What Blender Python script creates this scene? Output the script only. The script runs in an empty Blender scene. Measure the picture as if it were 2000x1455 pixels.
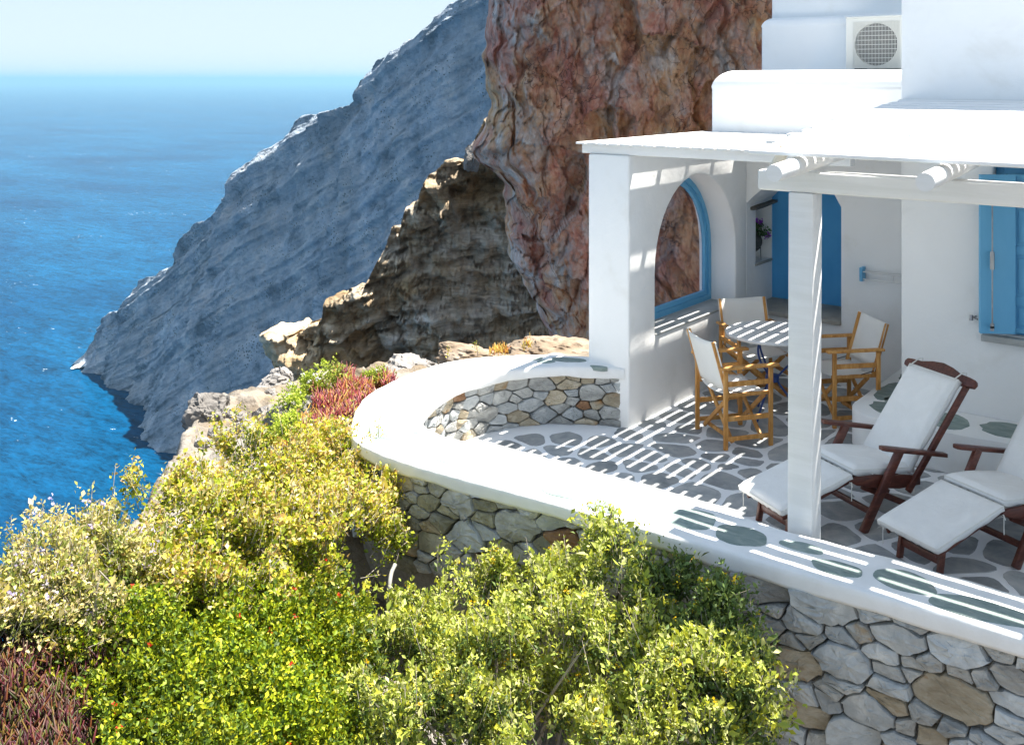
import bpy, bmesh, math, random
import numpy as np
from mathutils import Vector, Matrix
from mathutils.geometry import tessellate_polygon

# ------------------------------------------------------------------ camera, sky, sun, exposure
scn = bpy.context.scene
COL = scn.collection
R = math.radians
CH = 2.95                                   # camera height above the terrace floor
CA, SA = .7926, .6097                       # the house stands turned against the view
SEA = -107.0
cam = bpy.data.objects.new('camera', bpy.data.cameras.new('camera'))
COL.objects.link(cam)
cam.location = (0, 0, CH)
cam.rotation_euler = (R(90), 0, math.atan2(SA, CA))
cam.data.sensor_width = 36; cam.data.lens = 36
cam.data.shift_y = -.28525
cam.data.clip_start = .1; cam.data.clip_end = 300000
scn.camera = cam
SUN = Vector((.16, .38, 1)).normalized()
world = bpy.data.worlds.new('World'); scn.world = world; world.use_nodes = True
wn = world.node_tree.nodes; bgn = wn['Background']
sky = wn.new('ShaderNodeTexSky'); sky.sky_type = 'NISHITA'; sky.sun_disc = False
sky.sun_elevation = math.asin(SUN.z); sky.sun_rotation = math.atan2(SUN.x, SUN.y)
sky.altitude = 100; sky.air_density = 1.0; sky.dust_density = 0.0; sky.ozone_density = 1.0
soft = wn.new('ShaderNodeGamma'); soft.inputs[1].default_value = .25          # hazy air: zenith and horizon closer together, all round
sat = wn.new('ShaderNodeMix'); sat.data_type = 'RGBA'; sat.blend_type = 'MULTIPLY'; sat.inputs[0].default_value = 1; sat.inputs[7].default_value = (.88, .99, 1.13, 1)
world.node_tree.links.new(sky.outputs[0], soft.inputs[0]); world.node_tree.links.new(soft.outputs[0], sat.inputs[6]); world.node_tree.links.new(sat.outputs[2], bgn.inputs[0]); bgn.inputs[1].default_value = .121
sun = bpy.data.objects.new('sun', bpy.data.lights.new('sun', 'SUN')); COL.objects.link(sun)
sun.data.energy = 3.4; sun.data.angle = R(.5); sun.data.color = (1, .95, .87)
sun.rotation_euler = SUN.to_track_quat('Z', 'Y').to_euler(); sun.location = (5, 10, 30)
scn.view_settings.view_transform = 'Standard'; scn.view_settings.look = 'None'
scn.view_settings.exposure = 2.3; scn.view_settings.gamma = 1
scn.view_settings.use_curve_mapping = False
scn.cycles.use_denoising = True
scn.cycles.max_bounces = 8; scn.cycles.diffuse_bounces = 4; scn.cycles.volume_bounces = 1
scn.cycles.transparent_max_bounces = 8; scn.cycles.caustics_reflective = False; scn.cycles.caustics_refractive = False
scn.cycles.sample_clamp_indirect = 6

# ------------------------------------------------------------------ picture point -> place
def ray(px, py): 
    u = (px - 1000) / 2000
    return Vector((-SA + u * CA, CA + u * SA, (157 - py) / 2000))
def at_d(px, py, d): return Vector((0, 0, CH)) + ray(px, py) * d
def at_z(px, py, z): r = ray(px, py); return Vector((0, 0, CH)) + r * ((z - CH) / r.z)
def at_y(px, py, y): r = ray(px, py); return Vector((0, 0, CH)) + r * (y / r.y)
def cam2w(X, Y, Z): return np.stack([CA * X - SA * Y, SA * X + CA * Y, Z], -1)

# ------------------------------------------------------------------ noise in numpy
def _h(i, j, k, s):
    n = (i.astype(np.int64) * 374761393 + j.astype(np.int64) * 668265263 + k.astype(np.int64) * 1274126177 + s * 974634777) & 0xffffffff
    n = ((n ^ (n >> 13)) * 1274126177) & 0xffffffff
    n = ((n ^ (n >> 16)) * 2246822519) & 0xffffffff
    return ((n ^ (n >> 15)) & 0xffffff) / float(0xffffff)
def vnoise(P, s=0):
    I = np.floor(P).astype(np.int64); F = P - I; F = F * F * F * (F * (F * 6 - 15) + 10)
    r = 0
    for a in (0, 1):
        for b in (0, 1):
            for c in (0, 1):
                w = (F[..., 0] if a else 1 - F[..., 0]) * (F[..., 1] if b else 1 - F[..., 1]) * (F[..., 2] if c else 1 - F[..., 2])
                r = r + w * _h(I[..., 0] + a, I[..., 1] + b, I[..., 2] + c, s)
    return r * 2 - 1
def fbm(P, o=5, s=0, gain=.5, ridge=False):
    P = np.asarray(P, float); r = 0; a = 1
    for k in range(o):
        n = vnoise(P * 2.03 ** k + 17.3 * k, s + k)
        r = r + a * ((1 - 2 * np.abs(n)) if ridge else n); a *= gain
    return r
def worley(P, s=0):
    I = np.floor(P).astype(np.int64); f1 = np.full(P.shape[:-1], 9.); f2 = f1.copy(); idv = np.zeros(P.shape[:-1])
    for a in (-1, 0, 1):
        for b in (-1, 0, 1):
            for c in (-1, 0, 1):
                i, j, k = I[..., 0] + a, I[..., 1] + b, I[..., 2] + c
                q = np.stack([i + _h(i, j, k, s), j + _h(i, j, k, s + 7), k + _h(i, j, k, s + 13)], -1)
                d = np.sqrt(((P - q) ** 2).sum(-1)); m = d < f1
                f2 = np.where(m, f1, np.minimum(f2, d)); idv = np.where(m, _h(i, j, k, s + 29), idv); f1 = np.where(m, d, f1)
    return f1, f2, idv

def facets(P, s, off, tilt):
    """broken rock: every cell gets its own level and its own slope"""
    I = np.floor(P).astype(np.int64); f1 = np.full(P.shape[:-1], 9.); idv = np.zeros(P.shape[:-1]); dv = np.zeros(P.shape)
    for a in (-1, 0, 1):
        for b in (-1, 0, 1):
            for c in (-1, 0, 1):
                i, j, k = I[..., 0] + a, I[..., 1] + b, I[..., 2] + c
                q = P - np.stack([i + _h(i, j, k, s), j + _h(i, j, k, s + 7), k + _h(i, j, k, s + 13)], -1)
                d = (q * q).sum(-1); m = d < f1; f1 = np.where(m, d, f1); idv = np.where(m, _h(i, j, k, s + 29), idv); dv = np.where(m[..., None], q, dv)
    return off * (idv - .5) + tilt * (dv[..., 0] * (2 * ((idv * 57.31) % 1) - 1) + dv[..., 1] * (2 * ((idv * 131.7) % 1) - 1))

# ------------------------------------------------------------------ objects
def fast_mesh(name, V, F, cols=None, smooth=False):
    V = np.ascontiguousarray(np.asarray(V, np.float32).reshape(-1, 3)); F = np.ascontiguousarray(np.asarray(F, np.int32)); n, k = F.shape
    me = bpy.data.meshes.new(name)
    me.vertices.add(len(V)); me.vertices.foreach_set('co', V.ravel())
    me.loops.add(n * k); me.loops.foreach_set('vertex_index', F.ravel())
    me.polygons.add(n); me.polygons.foreach_set('loop_start', np.arange(0, n * k, k, dtype=np.int32))
    try: me.polygons.foreach_set('loop_total', np.full(n, k, np.int32))
    except Exception: pass
    if smooth: me.polygons.foreach_set('use_smooth', np.ones(n, bool))
    me.update(calc_edges=True); me.validate()
    if cols is not None:
        c = np.ones((len(V), 4), np.float32); c[:, :3] = cols
        a = me.color_attributes.new('col', 'FLOAT_COLOR', 'POINT'); a.data.foreach_set('color', c.ravel())
    return me
def link(name, me, mat=None, parent=None, loc=None):
    o = bpy.data.objects.new(name, me); COL.objects.link(o)
    if mat is not None: me.materials.clear(); me.materials.append(mat)
    if parent is not None: o.parent = parent
    if loc is not None: o.location = loc
    return o
def tag(o, label, cat, group=None):
    o['label'] = label; o['category'] = cat
    if group: o['group'] = group
    return o
def thing(name, label, cat, loc=(0, 0, 0), rz=0, group=None):
    o = bpy.data.objects.new(name, None); COL.objects.link(o); o.empty_display_size = .2
    o.location = loc; o.rotation_euler = (0, 0, rz)
    return tag(o, label, cat, group)
def kind(o, k): o['kind'] = k; return o
def dup(root, loc, rz, label=None):
    r = root.copy(); COL.objects.link(r); r.location = loc; r.rotation_euler = (0, 0, rz)
    if label: r['label'] = label
    for ch in list(root.children):
        c = ch.copy(); COL.objects.link(c); c.parent = r
        for g in ch.children:
            d = g.copy(); COL.objects.link(d); d.parent = c
    return r

class MB:
    def __init__(s): s.v = []; s.f = []
    def add(s, vs, fs):
        o = len(s.v); s.v += [tuple(v) for v in vs]; s.f += [tuple(i + o for i in f) for f in fs]; return s
    def box(s, x0, x1, y0, y1, z0, z1):
        return s.add([(x0, y0, z0), (x1, y0, z0), (x1, y1, z0), (x0, y1, z0), (x0, y0, z1), (x1, y0, z1), (x1, y1, z1), (x0, y1, z1)],
                     [(3, 2, 1, 0), (4, 5, 6, 7), (0, 1, 5, 4), (1, 2, 6, 5), (2, 3, 7, 6), (3, 0, 4, 7)])
    def bar(s, p, q, w, h, side=None):
        p = Vector(p); q = Vector(q); d = (q - p).normalized()
        a = Vector(side) if side else d.cross(Vector((0, 0, 1)))
        if a.length < 1e-4: a = Vector((1, 0, 0))
        a = (a - d * a.dot(d)).normalized(); b = a.cross(d).normalized()
        c = [a * (w / 2 * i) + b * (h / 2 * j) for i, j in ((-1, -1), (1, -1), (1, 1), (-1, 1))]
        return s.add([p + k for k in c] + [q + k for k in c], [(0, 1, 2, 3), (7, 6, 5, 4), (0, 4, 5, 1), (1, 5, 6, 2), (2, 6, 7, 3), (3, 7, 4, 0)])
    def tube(s, pts, r, n=8):
        pts = [Vector(p) for p in pts]; m = len(pts); rs = r if isinstance(r, (list, tuple)) else [r] * m
        vs = []; fs = []; ref = Vector((.31, .17, .93))
        for i, p in enumerate(pts):
            d = (pts[min(i + 1, m - 1)] - pts[max(i - 1, 0)]).normalized()
            a = d.cross(ref).normalized(); b = d.cross(a)
            vs += [p + (a * math.cos(2 * math.pi * k / n) + b * math.sin(2 * math.pi * k / n)) * rs[i] for k in range(n)]
        for i in range(m - 1):
            fs += [(i * n + k, i * n + (k + 1) % n, (i + 1) * n + (k + 1) % n, (i + 1) * n + k) for k in range(n)]
        fs += [tuple(range(n))[::-1], tuple((m - 1) * n + k for k in range(n))]
        return s.add(vs, fs)
    def lathe(s, prof, n=24, c=(0, 0, 0)):
        vs = []; fs = []
        for r, z in prof: vs += [(c[0] + r * math.cos(2 * math.pi * k / n), c[1] + r * math.sin(2 * math.pi * k / n), c[2] + z) for k in range(n)]
        for i in range(len(prof) - 1): fs += [(i * n + k, i * n + (k + 1) % n, (i + 1) * n + (k + 1) % n, (i + 1) * n + k) for k in range(n)]
        fs += [tuple(range(n))[::-1], tuple((len(prof) - 1) * n + k for k in range(n))]
        return s.add(vs, fs)
    def prism(s, poly, vec):
        poly = [Vector(p) for p in poly]; n = len(poly); v = Vector(vec)
        return s.add(poly + [p + v for p in poly], [tuple(range(n))[::-1], tuple(range(n, 2 * n))] + [(i, (i + 1) % n, n + (i + 1) % n, n + i) for i in range(n)])
    def build(s, name, mat, parent=None, bevel=0, seg=2, smooth=False, world=False, center=False, noise=0, nscale=6, sub=0):
        me = bpy.data.meshes.new(name)
        off = Vector((0, 0, 0))
        if world and parent is not None:
            off = Vector(parent.location)
            q = parent.parent
            while q is not None: off += Vector(q.location); q = q.parent
        vs = [Vector(v) - off for v in s.v]
        loc = None
        if center:
            loc = Vector([(min(v[i] for v in vs) + max(v[i] for v in vs)) / 2 for i in range(3)]); vs = [v - loc for v in vs]
        me.from_pydata(vs, [], s.f); me.update()
        bm = bmesh.new(); bm.from_mesh(me); bmesh.ops.recalc_face_normals(bm, faces=bm.faces)
        if bevel:
            ed = [e for e in bm.edges if len(e.link_faces) == 2 and e.calc_face_angle(0) > .5]
            bmesh.ops.bevel(bm, geom=ed, offset=bevel, segments=seg, profile=.5, affect='EDGES', clamp_overlap=True)
        if sub: bmesh.ops.subdivide_edges(bm, edges=bm.edges, cuts=sub, use_grid_fill=True)
        if noise:
            bm.normal_update()
            if bm.verts:
                P = np.array([v.co for v in bm.verts]) ; nn = fbm(P * nscale, 3, 5)
                for v, k in zip(bm.verts, nn): v.co += v.normal * (noise * k)
        bm.to_mesh(me); bm.free()
        if smooth or bevel:
            for p in me.polygons: p.use_smooth = True
            try: me.set_sharp_from_angle(angle=R(40))
            except Exception: pass
        return link(name, me, mat, parent, loc)

def holed(outer, hole, to3, vec):
    """a flat wall with one opening: outer and hole are 2-D outlines, to3 lays them out, vec is the thickness"""
    m = MB(); o3 = [Vector(to3(*p)) for p in outer]; h3 = [Vector(to3(*p)) for p in hole]; v = Vector(vec)
    n, k = len(o3), len(h3); allv = o3 + h3
    tri = tessellate_polygon([[Vector((a, b, 0)) for a, b in outer], [Vector((a, b, 0)) for a, b in hole]])
    N = n + k
    f = [tuple(t) for t in tri] + [tuple(i + N for i in t[::-1]) for t in tri]
    f += [(i, (i + 1) % n, N + (i + 1) % n, N + i) for i in range(n)] + [(n + i, N + n + i, N + n + (i + 1) % k, n + (i + 1) % k) for i in range(k)]
    return m.add(allv + [p + v for p in allv], f)

# ------------------------------------------------------------------ materials
def nmat(name):
    m = bpy.data.materials.new(name); m.use_nodes = True; t = m.node_tree
    return m, t.nodes, t.links, t.nodes['Principled BSDF']
def sn(n, t, **kw):
    o = n.new(t)
    for k, v in kw.items():
        if k in o.inputs: o.inputs[k].default_value = v
        else: setattr(o, k, v)
    return o
def ramp(n, stops, interp='LINEAR'):
    r = n.new('ShaderNodeValToRGB'); e = r.color_ramp.elements; r.color_ramp.interpolation = interp
    while len(e) < len(stops): e.new(.5)
    for k, (p, c) in zip(e, stops): k.position = p; k.color = (*c, 1)
    return r
def rock(name, stops, scale=3, rough=.85, bump=.4, bscale=20, rand=.25, stretch=(1, 1, 1), dist=.6, bdist=.02, stain=None, spec=.3, wcoord=False):
    m, n, l, b = nmat(name)
    tc = n.new('ShaderNodeTexCoord'); mp = sn(n, 'ShaderNodeMapping'); mp.inputs['Scale'].default_value = stretch
    if wcoord:
        g = n.new('ShaderNodeNewGeometry'); l.new(g.outputs['Position'], mp.inputs[0])
    else: l.new(tc.outputs['Object'], mp.inputs[0])
    oi = n.new('ShaderNodeObjectInfo'); mu = sn(n, 'ShaderNodeMath', operation='MULTIPLY'); mu.inputs[1].default_value = 40 if rand else 0
    l.new(oi.outputs['Random'], mu.inputs[0])
    t = sn(n, 'ShaderNodeTexNoise', noise_dimensions='4D', Scale=scale, Detail=7, Roughness=.62, Distortion=dist)
    l.new(mp.outputs[0], t.inputs['Vector']); l.new(mu.outputs[0], t.inputs['W'])
    r = ramp(n, stops); l.new(t.outputs[0], r.inputs[0]); col = r.outputs[0]
    if stain:
        t2 = sn(n, 'ShaderNodeTexNoise', noise_dimensions='4D', Scale=stain[1], Detail=5, Roughness=.6); l.new(mp.outputs[0], t2.inputs['Vector']); l.new(mu.outputs[0], t2.inputs['W'])
        r2 = ramp(n, [(stain[2], (0, 0, 0)), (stain[2] + .12, (1, 1, 1))]); l.new(t2.outputs[0], r2.inputs[0])
        mx = sn(n, 'ShaderNodeMix', data_type='RGBA'); l.new(r2.outputs[0], mx.inputs[0]); l.new(col, mx.inputs[6]); mx.inputs[7].default_value = (*stain[0], 1); col = mx.outputs[2]
    if rand:
        hs = n.new('ShaderNodeHueSaturation'); mr = sn(n, 'ShaderNodeMapRange'); l.new(oi.outputs['Random'], mr.inputs[0]); mr.inputs[3].default_value = 1 - rand; mr.inputs[4].default_value = 1 + rand
        l.new(mr.outputs[0], hs.inputs['Value']); l.new(col, hs.inputs['Color']); col = hs.outputs[0]
    l.new(col, b.inputs['Base Color']); b.inputs['Roughness'].default_value = rough; b.inputs['Specular IOR Level'].default_value = spec
    if bump:
        t3 = sn(n, 'ShaderNodeTexNoise', Scale=bscale, Detail=8, Roughness=.65); l.new(mp.outputs[0], t3.inputs['Vector'])
        bp = sn(n, 'ShaderNodeBump', Strength=bump, Distance=bdist); l.new(t3.outputs[0], bp.inputs['Height']); l.new(bp.outputs[0], b.inputs['Normal'])
    return m
g3 = lambda v, t=(1, 1, 1): tuple(v * k for k in t)
M = {}
M['plaster'] = rock('plaster', [(.28, (.79, .78, .75)), (.45, (.86, .86, .845)), (.7, (.88, .88, .87))], 2.2, .9, .45, 9, 0, bdist=.012, spec=.2, wcoord=True, stain=((.80, .79, .75), 3.1, .66))
M['white_wood'] = rock('white_wood', [(.3, (.72, .72, .7)), (.6, (.8, .8, .79))], 3, .55, .3, 30, .04, (.6, 6, 6), bdist=.004)
M['cap_white'] = rock('cap_white', [(.3, (.74, .74, .72)), (.65, (.83, .83, .82))], 5, .85, .35, 14, 0, bdist=.01, spec=.2, wcoord=True)
M['grout'] = rock('grout', [(.3, (.78, .79, .8)), (.7, (.87, .87, .87))], 2.5, .8, .2, 20, 0, bdist=.006, wcoord=True)
M['flag'] = rock('flagstone', [(.28, (.19, .205, .21)), (.48, (.31, .325, .33)), (.7, (.46, .45, .43))], 7, .6, .5, 30, .2, bdist=.006)
M['capflag'] = rock('cap_flagstone', [(.3, (.15, .205, .19)), (.5, (.225, .285, .265)), (.7, (.32, .365, .335))], 9, .7, .5, 30, .14, (1, 2.5, 1), bdist=.006, stain=((.36, .36, .32), 12, .6))
M['stone_grey'] = rock('grey_stone', [(.3, (.22, .22, .21)), (.5, (.38, .38, .36)), (.7, (.56, .56, .53))], 6, .85, .9, 26, .2, (1, 1, 2), bdist=.02, stain=((.34, .24, .13), 4, .62))
M['stone_blue'] = rock('blue_grey_stone', [(.3, (.28, .3, .31)), (.52, (.46, .48, .48)), (.7, (.64, .65, .63))], 5, .85, .9, 24, .15, bdist=.018)
M['stone_tan'] = rock('tan_stone', [(.3, (.26, .21, .14)), (.5, (.43, .37, .27)), (.7, (.6, .55, .45))], 6, .85, .9, 26, .2, (1, 1, 2), bdist=.02, stain=((.38, .2, .07), 5, .56))
M['stone_rust'] = rock('rusty_stone', [(.25, (.16, .085, .05)), (.5, (.29, .16, .085)), (.75, (.34, .29, .23))], 5, .85, .6, 26, .2, bdist=.02)
M['stone_moss'] = rock('olive_stone', [(.3, (.18, .17, .12)), (.5, (.3, .285, .21)), (.7, (.48, .46, .38))], 7, .88, .9, 26, .2, bdist=.02, stain=((.4, .39, .34), 9, .6))
M['mortar'] = rock('mortar', [(.3, (.2, .18, .15)), (.7, (.36, .33, .28))], 14, .95, .8, 60, 0, bdist=.02)
M['pine'] = rock('oiled_wood', [(.3, (.36, .15, .035)), (.5, (.52, .25, .065)), (.7, (.66, .38, .14))], 9, .5, .3, 60, .15, (3, 3, .6), bdist=.003)
M['mahogany'] = rock('dark_red_wood', [(.3, (.05, .012, .008)), (.5, (.1, .027, .016)), (.72, (.19, .06, .035))], 10, .38, .1, 60, .1, (4, 1, 4), bdist=.002, spec=.5)
M['canvas'] = rock('canvas', [(.3, (.74, .73, .69)), (.7, (.8, .79, .76))], 4, .95, .3, 220, 0, bdist=.002, spec=.1)
M['cushion'] = rock('cushion_cloth', [(.3, (.78, .775, .75)), (.7, (.85, .85, .83))], 4, .95, .55, 7, 0, dist=1.5, bdist=.02, spec=.1)
M['blue_paint'] = rock('blue_paint', [(.3, (.11, .39, .64)), (.7, (.15, .45, .7))], 4, .45, .1, 40, 0, (1, 1, .3), bdist=.002, spec=.5)
M['blue_wall'] = rock('blue_plaster', [(.3, (.075, .34, .68)), (.7, (.1, .4, .74))], 3, .8, .2, 30, 0, bdist=.004)
M['navy'] = rock('navy_metal', [(.3, (.012, .035, .16)), (.7, (.02, .06, .22))], 6, .4, 0, 30, 0, spec=.5)
M['marble'] = rock('table_marble', [(.3, (.6, .6, .6)), (.7, (.76, .76, .75))], 5, .4, .05, 40, 0)
M['threshold'] = rock('threshold_stone', [(.3, (.3, .28, .24)), (.7, (.42, .4, .36))], 5, .7, .3, 30, .05, bdist=.005)
M['sillstone'] = rock('sill_stone', [(.3, (.34, .35, .34)), (.7, (.48, .49, .47))], 6, .7, .3, 40, .05, bdist=.004)
M['metal'] = rock('grey_metal', [(.3, (.3, .3, .31)), (.7, (.45, .45, .46))], 9, .35, 0, 9, 0); M['metal'].node_tree.nodes['Principled BSDF'].inputs['Metallic'].default_value = .8
M['black'] = rock('black_metal', [(.3, (.015, .016, .018)), (.7, (.03, .03, .034))], 9, .5, 0, 9, 0)
M['ac_case'] = rock('enamel', [(.3, (.62, .62, .58)), (.7, (.68, .68, .64))], 2, .4, 0, 9, 0)
M['clay'] = rock('dark_clay', [(.3, (.05, .055, .05)), (.7, (.1, .105, .095))], 12, .7, .3, 40, 0, (1, 1, 4), bdist=.004)
M['slate'] = rock('dark_slate', [(.3, (.045, .045, .045)), (.6, (.12, .12, .11)), (.8, (.3, .3, .28))], 18, .8, .5, 40, 0, bdist=.01)
M['lamp'] = rock('lamp_enamel', [(.3, (.66, .63, .54)), (.7, (.75, .73, .66))], 7, .5, 0, 9, 0)
M['rope'] = rock('tie_cord', [(.3, (.7, .69, .64)), (.7, (.78, .77, .73))], 20, .95, 0, 9, 0)
M['hose'] = rock('hose', [(.3, (.32, .31, .28)), (.7, (.42, .41, .38))], 9, .6, 0, 9, 0)
M['copper'] = rock('copper_ring', [(.3, (.4, .12, .04)), (.7, (.55, .22, .08))], 20, .5, 0, 9, 0)
M['twig'] = rock('twig_bark', [(.3, (.2, .17, .13)), (.7, (.42, .38, .32))], 10, .9, .3, 60, .1)
M['boulder'] = rock('pale_boulder', [(.3, (.12, .11, .1)), (.5, (.22, .205, .19)), (.7, (.34, .32, .3))], 2.2, .9, .8, 9, .1, bdist=.05, stain=((.36, .25, .16), 1.8, .62))
M['tanrock'] = rock('tan_rock', [(.3, (.14, .1, .065)), (.5, (.25, .19, .135)), (.7, (.36, .3, .24))], 4, .9, .7, 14, .1, bdist=.03)

def leafmat(name, rough=.55, trans=.3):
    m, n, l, b = nmat(name)
    a = n.new('ShaderNodeAttribute'); a.attribute_name = 'col'
    l.new(a.outputs['Color'], b.inputs['Base Color']); b.inputs['Roughness'].default_value = rough; b.inputs['Specular IOR Level'].default_value = .35
    t = n.new('ShaderNodeBsdfTranslucent'); l.new(a.outputs['Color'], t.inputs[0])
    mx = n.new('ShaderNodeMixShader'); mx.inputs[0].default_value = trans
    l.new(b.outputs[0], mx.inputs[1]); l.new(t.outputs[0], mx.inputs[2]); l.new(mx.outputs[0], n['Material Output'].inputs[0])
    return m
M['leaf'] = leafmat('leaf'); M['succulent'] = leafmat('succulent_leaf', .4, .12)

def glass():
    m, n, l, b = nmat('window_glass')
    tr = n.new('ShaderNodeBsdfTransparent'); tr.inputs[0].default_value = (.86, .84, .86, 1)
    gl = n.new('ShaderNodeBsdfGlossy'); gl.inputs['Roughness'].default_value = .02
    lw = n.new('ShaderNodeLayerWeight'); lw.inputs[0].default_value = .5; fr = n.new('ShaderNodeMath'); fr.operation = 'POWER'; l.new(lw.outputs['Facing'], fr.inputs[0]); fr.inputs[1].default_value = 5
    mx = n.new('ShaderNodeMixShader'); l.new(fr.outputs[0], mx.inputs[0]); l.new(tr.outputs[0], mx.inputs[1]); l.new(gl.outputs[0], mx.inputs[2])
    l.new(mx.outputs[0], n['Material Output'].inputs[0]); return m
M['glass'] = glass()

def seamat():
    m, n, l, b = nmat('sea_water')
    g = n.new('ShaderNodeNewGeometry')
    def noise(sc, det, rough, stretch, dist=0):
        mp = n.new('ShaderNodeMapping'); mp.inputs['Scale'].default_value = stretch; mp.inputs['Rotation'].default_value = (0, 0, R(-25)); l.new(g.outputs['Position'], mp.inputs[0])
        t = sn(n, 'ShaderNodeTexNoise', Scale=sc, Detail=det, Roughness=rough, Distortion=dist); l.new(mp.outputs[0], t.inputs['Vector']); return t.outputs[0]
    big = noise(.006, 3, .5, (1, 2.2, 1)); mid = noise(.07, 6, .68, (1, 2.8, 1), .4); fine = noise(.28, 5, .7, (1, 2.4, 1), .3)
    c = ramp(n, [(.3, (.0003, .027, .074)), (.7, (.0012, .054, .125))]); l.new(big, c.inputs[0])
    dk = sn(n, 'ShaderNodeMapRange'); mf = sn(n, 'ShaderNodeMath', operation='ADD'); l.new(mid, mf.inputs[0]); l.new(fine, mf.inputs[1]); mh_ = sn(n, 'ShaderNodeMath', operation='MULTIPLY'); l.new(mf.outputs[0], mh_.inputs[0]); mh_.inputs[1].default_value = .5; l.new(mh_.outputs[0], dk.inputs[0]); dk.inputs[1].default_value = .36; dk.inputs[2].default_value = .64; dk.inputs[3].default_value = .4; dk.inputs[4].default_value = 1.75  # light and dark of the wave slopes painted into the water colour
    mlt = sn(n, 'ShaderNodeMix', data_type='RGBA', blend_type='MULTIPLY'); mlt.inputs[0].default_value = 1; l.new(c.outputs[0], mlt.inputs[6]); l.new(dk.outputs[0], mlt.inputs[7])
    cap = noise(.16, 4, .7, (1, 3.2, 1), .4); gate = noise(.02, 2, .5, (1, 1.5, 1))
    ad = sn(n, 'ShaderNodeMath', operation='MULTIPLY_ADD'); l.new(gate, ad.inputs[0]); ad.inputs[1].default_value = .35; l.new(cap, ad.inputs[2])
    cr = ramp(n, [(.885, (0, 0, 0)), (.925, (1, 1, 1))]); l.new(ad.outputs[0], cr.inputs[0])
    mw = sn(n, 'ShaderNodeMix', data_type='RGBA'); l.new(cr.outputs[0], mw.inputs[0]); l.new(mlt.outputs[2], mw.inputs[6]); mw.inputs[7].default_value = (.7, .75, .78, 1)
    l.new(mw.outputs[2], b.inputs['Base Color']); b.inputs['Roughness'].default_value = .22; b.inputs['IOR'].default_value = 1.33; b.inputs['Specular IOR Level'].default_value = .02
    s1 = sn(n, 'ShaderNodeMath', operation='MULTIPLY_ADD'); l.new(fine, s1.inputs[0]); s1.inputs[1].default_value = .35; l.new(mid, s1.inputs[2])
    bp = sn(n, 'ShaderNodeBump', Strength=.7, Distance=.9); l.new(s1.outputs[0], bp.inputs['Height']); l.new(bp.outputs[0], b.inputs['Normal'])
    return m
M['sea'] = seamat()

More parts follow.
